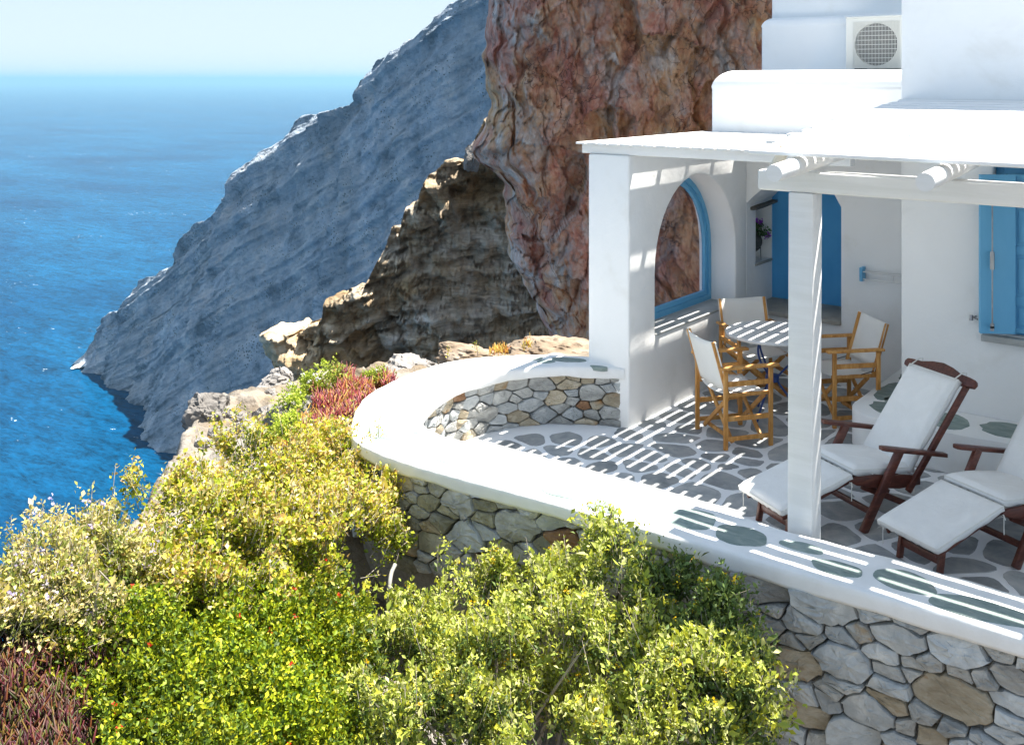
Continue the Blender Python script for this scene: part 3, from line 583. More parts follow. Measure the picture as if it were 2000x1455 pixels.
for j, (a, z) in enumerate(prof2):
    V[:, j, :2] = pi_ + (po_ - pi_) * a
    V[:, j, 2] = z
nz = fbm(V * np.array([3.2, 3.2, 2]), 3, 131) * .010 + fbm(V * np.array([9, 9, 6]), 2, 133) * .004
sidew = np.array([1.0 if (a < .03 or a > .97) else .25 for a, z in prof2]); V[..., 2] += nz * .35 + nz * (np.array([z for a, z in prof2]) < .44) * .9
dirv = (po_ - pi_) / wid[:, None]; sg = np.array([-1 if a < .0 else (1 if a > 1 else 0) for a, z in prof2])
V[..., :2] += dirv[:, None, :] * (nz * sg * .9)[..., None]
i = np.arange(NU * len(prof2)).reshape(NU, len(prof2)); j2 = np.roll(i, -1, axis=1)
F = np.stack([i[:-1], j2[:-1], j2[1:], i[1:]], -1).reshape(-1, 4)
o = link('cap', fast_mesh('cap', V - np.array(pw), F, smooth=True), M['cap_white'], par)
# core of the wall
co = out.at(uo) - (po_ - pi_) / wid[:, None] * .075; ci = inn.at(ui) + (po_ - pi_) / wid[:, None] * .075
V = np.zeros((NU, 4, 3)); V[:, 0, :2] = ci; V[:, 1, :2] = ci; V[:, 2, :2] = co; V[:, 3, :2] = co; V[:, (0, 3), 2] = -1.15; V[:, (1, 2), 2] = .41
i = np.arange(NU * 4).reshape(NU, 4); j2 = np.roll(i, -1, axis=1); F = np.stack([i[:-1], j2[:-1], j2[1:], i[1:]], -1).reshape(-1, 4)
link('core', fast_mesh('core', V - np.array(pw), F), M['mortar'], par)
# flat stones let into the cap
CS = [(796, 753, .2, .11), (842, 722, .16, .07), (915, 716, .2, .085), (962, 703, .14, .07), (1028, 701, .16, .085), (868, 739, .11, .05), (755, 785, .17, .1), (779, 808, .15, .07), (790, 823, .1, .05), (741, 846, .19, .1), (816, 841, .08, .06), (1110, 702, .18, .085), (1066, 706, .09, .06), (1168, 716, .1, .035), (825, 878, .13, .08), (889, 896, .15, .1), (948, 910, .12, .09), (996, 938, .09, .06), (1071, 930, .19, .09), (1095, 963, .16, .07), (1150, 955, .12, .07), (1180, 990, .14, .08), (1250, 985, .13, .09), (1352, 1015, .19, .13), (1450, 1046, .185, .125), (1570, 1069, .15, .06), (1634, 1109, .155, .085), (1762, 1134, .18, .105), (1916, 1190, .26, .12)]
cs = [(Vector(at_z(a, b, .504)), r1, r2) for a, b, r1, r2 in CS] + [(Vector((x, 5.14, .504)), .16, .1) for x in (-.6, -.2, .25, .7, 1.2)]
for c, r1, r2 in cs:
    u = out.u[np.argmin(np.hypot(out.p[:, 0] - c.x, out.p[:, 1] - c.y))]; nx, ny = out.nrm(u); tx, ty = -ny, nx
    kv = rng.choice((5, 6, 6, 7)); q = []
    for t in range(kv):
        a = 2 * math.pi * (t + rng.uniform(-.22, .22)) / kv + .35; e = rng.uniform(.86, 1.2); q.append((r1 * math.cos(a) * e, r2 * math.sin(a) * e))
    q = [(a * tx + b * nx, a * ty + b * ny) for a, b in chaikin(q, 2, .2)]; n = len(q)
    def top(a, b):
        P_ = np.array([[c.x + a, c.y + b, .502]]); return float(.35 * (fbm(P_ * np.array([3.2, 3.2, 2]), 3, 131) * .010 + fbm(P_ * np.array([9, 9, 6]), 2, 133) * .004)[0]) - .0005
    mb = MB(); mb.add([(a, b, -.03) for a, b in q] + [(a, b, top(a, b) + .001) for a, b in q] + [(a * .95, b * .95, top(a, b) + .0028) for a, b in q], [(t, (t + 1) % n, n + (t + 1) % n, n + t) for t in range(n)] + [(n + t, n + (t + 1) % n, 2 * n + (t + 1) % n, 2 * n + t) for t in range(n)] + [tuple(range(2 * n, 3 * n))])
    o = mb.build('cap_stone', M['capflag'], par); o.location = c - pw

# rubble stones of both faces
def stone(q, curve, side, mat, bulge):
    """q: outline in (run, height); laid on the curve and swollen outward"""
    q = chaikin(q, 1, .09); e_ = []
    for a_, b_ in zip(q, q[1:] + q[:1]):
        e_.append(a_); k_ = int(math.dist(a_, b_) / .055)
        e_ += [tuple(a_[t_] + (b_[t_] - a_[t_]) * (m_ + 1) / (k_ + 1) for t_ in (0, 1)) for m_ in range(k_)]
    q = np.array(e_); n = len(q); c = q.mean(0); size = math.sqrt(area([tuple(p) for p in q]))
    q = q + nr.normal(size=q.shape) * .026 * size
    t1, t2 = nr.normal() * .13, nr.normal() * .11
    rings = [(1.0, -.06), (1.0, .2), (.955, .62), (.62, .72), (.28, .78)]; pts = []
    for s, hgt in rings:
        p = c + (q - c) * s + (nr.normal(size=q.shape) * .02 * size if s < .9 else 0)
        d = hgt * bulge if hgt >= 0 else hgt
        dd = d + (nr.normal(size=n) * bulge * .07 if hgt > 0 else 0) + ((p[:, 0] - c[0]) * t1 + (p[:, 1] - c[1]) * t2 if hgt > 0 else 0)
        P = curve.at(p[:, 0]) + side * curve.nrm(p[:, 0]) * (np.maximum(np.zeros(n) + dd, -.012 if hgt >= 0 else -.1) - .03)[:, None]; pts.append(np.column_stack([P, p[:, 1]]))
    P = np.concatenate(pts); cc = P.mean(0); fs = []
    for r_ in range(4): fs += [(r_ * n + t, r_ * n + (t + 1) % n, (r_ + 1) * n + (t + 1) % n, (r_ + 1) * n + t) for t in range(n)]
    fs.append(tuple(range(4 * n, 5 * n)))
    mb = MB(); mb.add(P - cc, fs); o = mb.build('stone', mat, par); o.location = Vector(cc) - pw
    for f in o.data.polygons: f.use_smooth = False
    return o
stone_n = 0; extra = []
def lay(px_seeds, curve, lo, hi, box, side, gap, fill_r, mats, bulge, aspect, nmax):
    global stone_n
    S = []; drawn = 0
    for a, b, r in px_seeds:
        u, Y = curve.find(a, lo, hi); z = CH + (157 - b) / 2000 * Y; S.append((u, z, r * Y / 2000 * .95))
    for fr in fill_r:
        for _ in range(4000):
            u, z = rng.uniform(box[0], box[1]), rng.uniform(box[2], box[3])
            if all((u - s[0]) ** 2 + ((z - s[1]) * aspect) ** 2 > (fr + s[2] * 1.05) ** 2 for s in S): S.append((u, z, fr * .5))
    cl = cells(S, box, gap, aspect); idx = sorted(range(len(S)), key=lambda i: -(area(cl[i]) if cl[i] else 0))
    for i in idx:
        if cl[i] and area(cl[i]) > .0005 and not (side > 0 and S[i][1] < -.18 and curve.at(S[i][0])[0] < -2.75):
            ms = mats if side < 0 else (mats[0] if curve.at(S[i][0])[0] < -2.95 else mats[1]); mt = rng.choices([M[x] for x, w in ms], [w for x, w in ms])[0]; o_ = stone(cl[i], curve, side, mt, bulge * rng.uniform(.45, 1.5)); stone_n += 1
            drawn += 1
            if drawn > nmax: extra.append(o_)
Z7 = [(240, 420, 90), (290, 600, 110), (530, 500, 120), (890, 590, 160), (750, 680, 90), (980, 890, 150), (540, 690, 110), (720, 900, 130), (1290, 770, 140), (1210, 860, 80), (1640, 830, 150), (1600, 1110, 220), (1930, 1000, 120), (1240, 960, 70), (1240, 1020, 55), (1240, 1150, 90), (1370, 910, 45), (1460, 900, 45), (1380, 980, 45), (780, 1090, 70), (880, 1110, 55), (760, 1190, 120), (1130, 1180, 150), (1050, 1310, 130), (1460, 1310, 70), (1930, 1140, 80), (1900, 1220, 70), (1780, 990, 50), (470, 600, 40), (470, 650, 40), (580, 600, 45), (800, 770, 45), (1860, 840, 70), (1370, 660, 60), (650, 1080, 50), (580, 1130, 50), (140, 540, 60), (1340, 1260, 60), (1890, 1310, 60)]
Z8 = [(230, 290, 80), (335, 280, 40), (430, 320, 60), (550, 400, 110), (380, 400, 55), (330, 460, 50), (470, 520, 60), (680, 360, 30), (700, 410, 50), (710, 500, 55), (760, 350, 45), (870, 540, 140), (1080, 520, 80), (1150, 600, 90), (590, 600, 120), (400, 640, 90), (290, 610, 45), (280, 680, 40), (1020, 760, 90), (920, 710, 45), (700, 570, 50), (1190, 500, 60), (960, 440, 45), (260, 750, 70), (350, 760, 30), (440, 770, 50), (1640, 650, 60), (1750, 680, 60), (1900, 870, 80), (1150, 730, 60), (830, 800, 80)]
zo = [(1300 + .35 * a, 980 + .35 * b, .35 * r) for a, b, r in Z7] + [(700 + .35 * a, 840 + .35 * b, .35 * r) for a, b, r in Z8]
ulo = stations(out, [(-5.55, 5.3)])[0]; uhi = stations(out, [(-.55, 4.95)])[0]
lay(zo, out, ulo, uhi, (ulo, uhi, -.6, .41), 1, .010, (.12, .085, .055), ([('stone_grey', 3), ('stone_blue', 1.2), ('stone_tan', 2), ('stone_rust', .5), ('stone_moss', 4)], [('stone_grey', 3), ('stone_blue', 7), ('stone_tan', 2.4)]), .045, 1.75, 195)
ZI = [(310, 690, 90), (640, 660, 80), (940, 660, 120), (1240, 660, 80), (1500, 760, 140), (1780, 840, 120), (1870, 680, 60), (480, 800, 100), (730, 770, 80), (120, 880, 110), (310, 1010, 120), (550, 930, 90), (800, 890, 120), (1110, 810, 110), (1300, 990, 90), (970, 1010, 110), (650, 1030, 90), (1700, 980, 100), (1280, 750, 50), (1160, 920, 50), (330, 820, 45), (920, 770, 40), (650, 820, 50), (1250, 840, 50), (1700, 700, 50), (1500, 1000, 70), (-60, 1000, 60), (40, 1000, 60), (60, 1130, 50)]
zi = [(900 + .17 * a, 640 + .17 * b, .17 * r) for a, b, r in ZI]
il = stations(inn, [INN[0], INN[5], INN[7]])
lay(zi, inn, il[0] + .03, il[1] - .1, (il[0] + .03, il[2], .0, .41), -1, .007, (.085, .06), [('stone_grey', 5), ('stone_blue', 2), ('stone_tan', 3), ('stone_rust', .7)], .034, 1.7, 104)

if extra:                                    # past three hundred the small fillers are one part
    mb = MB()
    for o_ in extra: mb.add([tuple(v.co + o_.location) for v in o_.data.vertices], [tuple(p.vertices) for p in o_.data.polygons])
    for o_ in extra: bpy.data.objects.remove(o_)
    kind(mb.build('filler_stones', M['stone_grey'], par), 'stuff')

# ------------------------------------------------------------------ the white house
XW, YF, YW, YB = -4.50, 8.65, 9.80, 10.44             # arched wall face, front wall, alcove wall, alcove back
house = thing('house', 'white plastered island house with blue shutters against the red rock', 'house', (-2.6, 8.65, -.3))
def hb(mb, name, mat, parent=house, **kw): return mb.build(name, mat, parent, world=True, **kw)
arch = [(7.922, .70)] + [(8.733 - .811 * math.cos(t) * (1 if t < 2 else 1), .70 + .55 + .81 * math.sin(t)) for t in np.linspace(0, math.pi, 21)] + [(9.544, .70)]
o = hb(holed([(7.47, -.3), (9.80, -.3), (9.80, 2.31), (7.47, 2.31)], arch, lambda a, b: (XW, a, b), (-.41, 0, 0)), 'arched_wall', M['plaster'], bevel=.018, seg=3)
# window set deep in the wall
win = thing('arched_window', '', ''); del win['label'], win['category']; win.name = 'arched_window'; win.parent = house
XG = -4.83
def archpts(off, x): return [(x, 7.922 + off, .715 + off)] + [(x, 8.733 - (.811 - off) * math.cos(t), 1.25 + (.81 - off) * math.sin(t)) for t in np.linspace(0, math.pi, 21)] + [(x, 9.544 - off, .715 + off)]
def ringframe(o0, o1, x0, x1):
    a, b = archpts(o0, x0), archpts(o1, x0); c, d = archpts(o0, x1), archpts(o1, x1); n = len(a); fs = []
    for i in range(n):
        j = (i + 1) % n; fs += [(i, j, n + j, n + i), (2 * n + i, 3 * n + i, 3 * n + j, 2 * n + j), (i, 2 * n + i, 2 * n + j, j), (n + i, n + j, 3 * n + j, 3 * n + i)]
    return MB().add(a + b + c + d, fs)
hb(ringframe(.002, .055, XG, XG + .06), 'frame', M['blue_paint'], win); hb(ringframe(.056, .10, XG + .005, XG + .04), 'frame', M['blue_paint'], win)
m = MB(); p = archpts(.09, XG + .018); n = len(p); m.add(p + [(a - .006, b, c) for a, b, c in p], [tuple(range(n)), tuple(range(n, 2 * n))[::-1]] + [(i, (i + 1) % n, n + (i + 1) % n, n + i) for i in range(n)]); hb(m, 'pane', M['glass'], win)
hb(MB().box(XG + .062, XW + .006, 7.924, 9.542, .695, .717), 'sill', M['sillstone'], win, bevel=.004)
# alcove wall with its niche, seat, blue back
niche = [(10.02, 1.04), (10.42, 1.04), (10.42, 1.61), (10.02, 1.61)]
hb(holed([(9.80, -.3), (10.50, -.3), (10.50, 1.69), (9.80, 1.69)], niche, lambda a, b: (XW, a, b), (-.2, 0, 0)), 'niche_wall', M['plaster'])
hb(MB().box(-4.91, XW - .2, 9.80, 10.5, -.3, 1.69), 'wall', M['plaster'])
hp = [(-4.91, 2.26), (-4.91, 1.69), (XW, 1.69), (-4.44, 1.75), (-4.32, 1.855), (-4.18, 1.94), (-4.01, 1.97), (-3.84, 1.94), (-3.70, 1.90), (-3.592, 1.85), (-3.517, 1.72), (-3.517, -.3), (-2.3, -.3), (-2.3, 2.26)]
hb(MB().prism([(a, YW, b) for a, b in hp], (0, .66, 0)), 'alcove_wall', M['plaster'])
hb(MB().box(XW - .03, -3.48, YB, YB + .04, .55, 2.1), 'blue_panel', M['blue_wall'])
hb(MB().box(XW + .001, -3.518, 9.815, YB, -.3, .575), 'seat_base', M['plaster'])
hb(MB().box(XW + .002, -3.519, 9.775, YB - .002, .577, .62), 'seat_slab', M['threshold'], bevel=.006)
hb(MB().box(XW - .19, XW + .012, 10.0, 10.43, 1.012, 1.038), 'niche_sill', M['threshold'], bevel=.004)
hb(MB().bar((XW + .01, 9.89, 1.625), (XW + .01, 10.44, 1.655), .12, .032, (1, 0, 0)), 'niche_lintel', M['slate'], bevel=.006, noise=.006, nscale=25, sub=2)
# stepped roofs behind
def block(name, x0, x1, y0, y1, z0, z1, r):
    me = bpy.data.meshes.new(name); off = Vector(house.location)
    mb = MB().box(x0, x1, y0, y1, z0, z1); me.from_pydata([Vector(v) - off for v in mb.v], [], mb.f); bm = bmesh.new(); bm.from_mesh(me); bmesh.ops.recalc_face_normals(bm, faces=bm.faces)
    zt = z1 - off.z; ed = [e for e in bm.edges if all(abs(v.co.z - zt) < 1e-4 for v in e.verts)]
    bmesh.ops.bevel(bm, geom=ed, offset=r, segments=8, profile=.5, affect='EDGES')
    ed = [e for e in bm.edges if abs(e.verts[0].co.z - e.verts[1].co.z) > .3 and e.calc_face_angle(0) > .5]
    bmesh.ops.bevel(bm, geom=ed, offset=.03, segments=3, profile=.5, affect='EDGES')
    bm.to_mesh(me); bm.free()
    for p in me.polygons: p.use_smooth = True
    try: me.set_sharp_from_angle(angle=R(50))
    except Exception: pass
    return link(name, me, M['plaster'], house)
block('roof_tier', -4.90, -2.3, YW, 12.75, 2.262, 3.05, .2)
block('roof_tier', -5.45, -2.0, 12.3, 15, 2.0, 3.74, .13)
block('roof_tier', -5.42, -2.0, 12.55, 16, 3.0, 6.2, .13)
hb(MB().box(-4.9, -2.3, 10.46, 12.3, -.3, 2.26), 'back_rooms', M['plaster'])
# front volume with the shuttered window
wz0, wz1, wx0, wx1 = .965, 2.27, -1.905, -.55
hb(holed([(-2.605, -.3), (2.4, -.3), (2.4, 5.2), (-2.605, 5.2)], [(wx0, wz0), (wx1, wz0), (wx1, wz1), (wx0, wz1)], lambda a, b: (a, YF, b), (0, .3, 0)), 'front_wall', M['plaster'], bevel=.012)
hb(MB().box(-2.605, 2.4, YF + .301, 14, -.3, 5.2), 'main_rooms', M['plaster'])
sw = thing('shuttered_window', '', ''); del sw['label'], sw['category']; sw.parent = house
hb(MB().box(wx0 - .07, wx1 + .05, YF - .075, YF + .13, wz0 - .052, wz0 - .002), 'sill', M['sillstone'], sw, bevel=.005)
m = MB(); m.box(wx0 + .003, wx0 + .06, YF + .1, YF + .17, wz0, wz1 - .003).box(wx1 - .06, wx1 - .003, YF + .1, YF + .17, wz0, wz1 - .003).box(wx0 + .061, wx1 - .061, YF + .1, YF + .17, wz1 - .06, wz1 - .003).box(wx0 + .061, wx1 - .061, YF + .1, YF + .17, wz0, wz0 + .05)
hb(m, 'frame', M['blue_paint'], sw, bevel=.003)
hb(MB().box(wx0 + .05, wx1 - .05, YF + .20, YF + .206, wz0 + .04, wz1 - .05), 'pane', M['glass'], sw)
hb(MB().box(wx0 + .02, wx1 - .02, YF + .29, YF + .298, wz0, wz1), 'unlit_room_sheet', M['black'], sw)  # black sheet painted as the darkness of the room behind the glass
def leaf(px0, px1, side):
    """a panelled shutter leaf from p to q"""
    p = Vector(px0); q = Vector(px1); d = (q - p); L = d.length; d.normalize(); nrm = Vector((d.y, -d.x, 0)) * side
    z0, z1 = wz0 + .03, wz1 - .05; th = .036
    def slab(a0, a1, b0, b1, t0, t1):
        mb = MB(); mb.add([p + d * a + nrm * t + Vector((0, 0, b)) for t in (t0, t1) for a, b in ((a0, b0), (a1, b0), (a1, b1), (a0, b1))], [(0, 1, 2, 3), (7, 6, 5, 4), (0, 4, 5, 1), (1, 5, 6, 2), (2, 6, 7, 3), (3, 7, 4, 0)]); return mb
    root = hb(slab(0, L, z0, z1, 0, th * .6), 'shutter', M['blue_paint'])
    s = .055
    cuts = [z0, z0 + (z1 - z0) * .2, z0 + (z1 - z0) * .52, z0 + (z1 - z0) * .82, z1]
    w = MB()
    for a0, a1 in ((0, s), (L - s, L)): w.add(*(lambda k: (k.v, k.f))(slab(a0, a1, z0, z1, th * .601, th)))
    for i_, c in enumerate(cuts): w.add(*(lambda k: (k.v, k.f))(slab(s, L - s, max(z0, c - .035), min(z1, c + .035), th * .601, th * .98)))
    hb(w, 'rail', M['blue_paint'], root, bevel=.002)
    for a, b in zip(cuts[:-1], cuts[1:]): hb(slab(s + .02, L - s - .02, a + .06, b - .06, th * .601, th * .85), 'panel', M['blue_paint'], root, bevel=.004)
    return root, p, d, nrm, th
root, p, d, nrm, th = leaf((-1.735, 8.615, 0), (-1.955, 8.475, 0), 1)
if nrm.y > 0: nrm = -nrm
rod = MB(); a = p + d * .2
fr = p + d * .19 + nrm * (.05 if nrm.dot(Vector((-.6, .79, 0))) < 0 else .02)
rod.tube([fr + Vector((0, 0, z)) for z in (1.03, 2.17)], .006, 6)
for z in (1.03, 1.05, 1.50, 1.60, 2.15): rod.box(fr.x - .012, fr.x + .012, fr.y - .012, fr.y + .012, z, z + .035)
rod.box(fr.x - .014, fr.x + .014, fr.y - .014, fr.y + .012, 1.5, 1.62)
hb(rod, 'bolt_rod', M['metal'], root)
leaf((-1.80, 8.70, 0), (-1.36, 8.70, 0), 1); leaf((-1.345, 8.70, 0), (-.9, 8.70, 0), 1)
m = MB().tube([(-2.03, YF + .01, 1.085), (-2.03, YF - .05, 1.085), (-2.0, YF - .075, 1.08)], .007, 6).tube([(-2.05, YF - .045, 1.1), (-2.05, YF - .06, 1.06)], .014, 6); hb(m, 'shutter_hook', M['metal'], house)

# rounded plinth at the corner of the front volume
pl = thing('corner_plinth', 'low rounded white plinth topped with flat stones behind the lounger', 'plinth', (-2.75, 8.4, 0))
q = [(-2.90, 9.78), (-2.90, 8.45)] + [(-2.60 - .30 * math.cos(t), 8.38 - .30 * math.sin(t)) for t in np.linspace(0, math.pi / 2, 9)] + [(-1.9, 8.08), (-1.6, 8.12), (-1.45, 8.3), (-1.4, 8.64), (-2.607, 8.648), (-2.607, 9.78)]
pl_o = MB().prism([(a, b, .002) for a, b in q], (0, 0, .308)).build('plinth_body', M['plaster'], pl, world=True, bevel=.012)
for (cx, cy, r1, r2, ro) in ((-2.55, 8.36, .24, .16, -.5), (-2.75, 8.85, .1, .3, 0), (-2.74, 9.4, .09, .2, 0), (-2.15, 8.35, .14, .2, .3), (-1.75, 8.4, .18, .18, 0), (-2.70, 8.6, .03, .06, .2)):
    n = 18; w = [(r1 * math.cos(2 * math.pi * t / n) * (1 + .08 * math.sin(3 * t)), r2 * math.sin(2 * math.pi * t / n)) for t in range(n)]; w = [(cx + a * math.cos(ro) - b * math.sin(ro), cy + a * math.sin(ro) + b * math.cos(ro)) for a, b in w]
    MB().prism([(a, b, .3) for a, b in w], (0, 0, .015)).build('flagstone', M['capflag'], pl, world=True)

# ------------------------------------------------------------------ pergolas
perg = thing('pergola', 'broad white board pergola on a square post over the loungers', 'pergola', (-2.16, 5.46, 0))
def pb(mb, name, mat=M['white_wood'], parent=perg, **kw): return mb.build(name, mat, parent, world=True, **kw)
m = MB(); m.bar((-2.172, 5.47, .001), (-2.158, 5.455, 2.335), .142, .142, (1, 0, 0)); pb(m, 'post', bevel=.012)
m = MB(); m.box(-2.41, 1.5, 5.39, 5.52, 2.336, 2.45); pb(m, 'beam', bevel=.014, seg=3)
DZ = lambda y: 2.546 + (y - 5.0) * .062            # underside of the boards
logx = [-2.09, -1.36, -.6, .2, .95]
for x in logx:
    pts = [(x, y, DZ(y) - .056) for y in (4.87, 5.2, 6, 7, 8, 8.649)]
    o = pb(MB().tube(pts, [.044, .047, .05, .051, .052, .052], 14), 'log_rafter', smooth=True)
    for f in o.data.polygons: f.use_smooth = len(f.vertices) == 4
y = 5.13; nb = 0; rng = random.Random(9)
while y < 8.60:
    gapf = y < 6.4
    w = .086 if gapf else .118; pit = .115
    t = (y - 5.0) / 3.65; xl = -2.335 - .27 * max(0, t) + rng.uniform(-.02, .02) - (.06 if rng.random() < .2 else 0)
    z = DZ(y) + (.004 if (nb % 2 and not gapf) else 0); sk = -.06 * (1 - max(0, min(1, t)))
    mb = MB(); xr = 1.6; y1 = min(y + w, 8.645)
    dz = lambda yy: (yy - y) * .062
    wob = [rng.uniform(-.003, .003) for _ in range(2)]
    mb.add([(xl, y, z), (xr, y + sk * 3, z), (xr, y1 + sk * 3, z + dz(y1)), (xl, y1, z + dz(y1)), (xl, y, z + .02), (xr, y + sk * 3, z + .02), (xr, y1 + sk * 3, z + .02 + dz(y1)), (xl, y1, z + .02 + dz(y1))],
           [(3, 2, 1, 0), (4, 5, 6, 7), (0, 1, 5, 4), (1, 2, 6, 5), (2, 3, 7, 6), (3, 0, 4, 7)])
    pb(mb, 'board', bevel=.003, seg=1); y += pit; nb += 1
# lamp and fittings
sp = thing('spot_lamp', 'small tapered cream spot lamp fixed under the corner of the board pergola', 'lamp', (-2.24, 5.3, 2.56))
c = Vector((-2.235, 5.30, 2.53)); dr = Vector((-.28, -.35, -.9)).normalized()
MB().tube([c + dr * -.02, c + dr * .10], [.028, .042], 14).build('shade', M['lamp'], sp, world=True, smooth=True)
MB().tube([c - dr * .052, c - dr * .021], [.03, .03], 12).build('neck', M['copper'], sp, world=True, smooth=True)
MB().tube([c - dr * .05, (c.x + .02, c.y + .02, 2.6)], .008, 6).build('bracket', M['lamp'], sp, world=True)
gl = thing('round_fitting', 'round white fitting under the pergola boards', 'lamp', (-1.75, 6.0, 2.6))  # plain white ball fixed close under the boards
MB().lathe([(.012, .05), (.03, .045), (.046, .02), (.048, 0), (.04, -.03), (.02, -.046), (.004, -.049)], 16, (-1.75, 6.0, 2.585)).build('globe', M['plaster'], gl, world=True, smooth=True)
MB().tube([(-1.75, 6.0, 2.63), (-1.75, 6.0, 2.66)], .015, 8).build('base', M['white_wood'], gl, world=True)

per2 = thing('slatted_pergola', 'white slatted pergola over the round table beside the arched wall', 'pergola', (-3.8, 8.6, 2.31))
pb(MB().box(-4.99, -2.62, 7.49, 7.60, 2.312, 2.392), 'beam', parent=per2, bevel=.008)
for yy in (8.08, 8.60, 9.12, 9.62): pb(MB().tube([(-4.95, yy, 2.356), (-4, yy, 2.356), (-2.607, yy, 2.356)], .036, 10), 'joist', parent=per2, smooth=True)
x = -5.0
while x < -2.62:
    w = .088 + rng.uniform(-.004, .004); y0 = 7.42 + rng.uniform(-.012, .012)
    mb = MB().box(x, x + w, y0, 9.797, 2.394, 2.412); pb(mb, 'slat', parent=per2, bevel=.003, seg=1); x += .112 + rng.uniform(-.003, .003)

# ------------------------------------------------------------------ things on and at the house
ac = thing('air_conditioner', 'cream air conditioner outdoor unit with round fan grille on the roof step', 'air conditioner', (-3.8, 12.0, 3.05))
A = lambda mb, n, mt, pa=ac, **k: mb.build(n, mt, pa, world=True, **k)
AX0, AX1, AY, AZ0, AZ1 = -4.22, -3.38, 11.92, 3.085, 3.67
fc = Vector((-3.875, AY, 3.36)); fr_ = .245
hole = [(fc.x + fr_ * math.cos(t), fc.z + fr_ * math.sin(t)) for t in np.linspace(0, 2 * math.pi, 40, endpoint=False)]
A(holed([(AX0, AZ0), (AX1, AZ0), (AX1, AZ1), (AX0, AZ1)], hole, lambda a, b: (a, AY, b), (0, .06, 0)), 'casing', M['ac_case'])
A(MB().box(AX0 + .002, AX1 - .002, AY + .1, AY + .3, AZ0 + .002, AZ1 - .002), 'body', M['ac_case'])
A(MB().box(AX0 + .01, AX1 - .01, AY + .062, AY + .098, AZ0 + .01, AZ1 - .01), 'fan_well', M['black'])
A(MB().box(AX0 - .006, AX1 + .006, AY - .012, AY + .31, AZ1 + .001, AZ1 + .02), 'lid', M['ac_case'], bevel=.004)
w = MB()
for k in np.linspace(-.26, .26, 33): w.box(fc.x + k - .0022, fc.x + k + .0022, AY - .012, AY - .008, fc.z - .265, fc.z + .265)
for k in np.linspace(-.26, .26, 11): w.box(fc.x - .265, fc.x + .265, AY - .007, AY - .002, fc.z + k - .003, fc.z + k + .003)
A(w, 'grille', M['ac_case'])
w = MB()
for k in range(4):
    a = k * math.pi / 2 + .4; c_, s_ = math.cos(a), math.sin(a)
    w.add([(fc.x + c_ * .05 - s_ * .03, AY + .03, fc.z + s_ * .05 + c_ * .03), (fc.x + c_ * .22 - s_ * .1, AY + .02, fc.z + s_ * .22 + c_ * .1), (fc.x + c_ * .22 + s_ * .06, AY + .055, fc.z + s_ * .22 - c_ * .06), (fc.x + c_ * .05 + s_ * .03, AY + .05, fc.z + s_ * .05 - c_ * .03)], [(0, 1, 2, 3)])

A(w, 'fan', M['black'])
for x in (AX0 + .12, AX1 - .12): A(MB().box(x - .03, x + .03, AY + .02, AY + .28, 3.051, AZ0 - .001), 'foot', M['black'])

dr_ = thing('drying_rack', 'wall drying rack with blue bracket and thin white rails beside the alcove', 'rack', (-3.0, 9.79, 1.1))
D = lambda mb, n, mt, **k: mb.build(n, mt, dr_, world=True, **k)
for x in (-3.31, -2.66): D(MB().box(x, x + .03, 9.70, 9.798, 1.045, 1.175), 'bracket', M['blue_paint'], bevel=.004)
for yy, z in ((9.72, 1.135), (9.725, 1.065), (9.775, 1.14)): D(MB().tube([(-3.285, yy, z), (-2.655, yy, z)], .006, 6), 'rail', M['white_wood'])
for b_ in ((-3.02, -3.0, 9.715, 9.725, 1.06, 1.14), (-2.9, -2.885, 9.70, 9.715, 1.135, 1.2), (-2.85, -2.835, 9.70, 9.715, 1.135, 1.2)): D(MB().box(*b_), 'clip', M['white_wood'])

# ------------------------------------------------------------------ leaves, twigs
def unit(v): return v / np.maximum(np.linalg.norm(v, axis=-1, keepdims=True), 1e-9)
def leaves(name, P, Dr, L, W, C, mat, parent, fold=.25):
    n = len(P); Dr = unit(Dr); up = unit(nr.normal(size=(n, 3)) + np.array([0, 0, .9])); S = unit(np.cross(Dr, up)); Nn = unit(np.cross(S, Dr))
    L = np.broadcast_to(L, (n,))[:, None]; W = np.broadcast_to(W, (n,))[:, None]
    v = np.stack([P, P + Dr * L * .5 + S * W * .5 + Nn * L * fold * .4, P + Dr * L - Nn * L * fold * .3, P + Dr * L * .5 - S * W * .5 + Nn * L * fold * .4], 1)
    i = np.arange(n)[:, None] * 4; F = np.concatenate([i + np.array([[0, 1, 2]]), i + np.array([[0, 2, 3]])], 0)
    o = link(name, fast_mesh(name, v.reshape(-1, 3) - np.array(parent.location) if parent else v.reshape(-1, 3), F, np.repeat(C, 4, 0)), mat, parent)
    if parent: o['kind'] = 'stuff'
    return o
def sticks(name, A_, B_, r0, r1, mat, parent, C=None, tip=True):
    n = len(A_); d = unit(B_ - A_); ref = np.array([.3, .2, .93]); a = unit(np.cross(d, ref)); b = np.cross(d, a)
    r0 = np.broadcast_to(r0, (n,)); r1 = np.broadcast_to(r1, (n,)); vs = []
    for base, r in ((A_, r0), (B_, r1)):
        for k in range(3): t = 2.0944 * k; vs.append(base + (a * math.cos(t) + b * math.sin(t)) * r[:, None])
    v = np.stack(vs, 1); i = np.arange(n)[:, None] * 6
    F = np.concatenate([i + np.array([[0, 1, 4]]), i + np.array([[0, 4, 3]]), i + np.array([[1, 2, 5]]), i + np.array([[1, 5, 4]]), i + np.array([[2, 0, 3]]), i + np.array([[2, 3, 5]]), i + np.array([[3, 4, 5]])], 0)
    return link(name, fast_mesh(name, v.reshape(-1, 3) - (np.array(parent.location) if parent else 0), F, np.repeat(C, 6, 0) if C is not None else None, smooth=False), mat, parent)
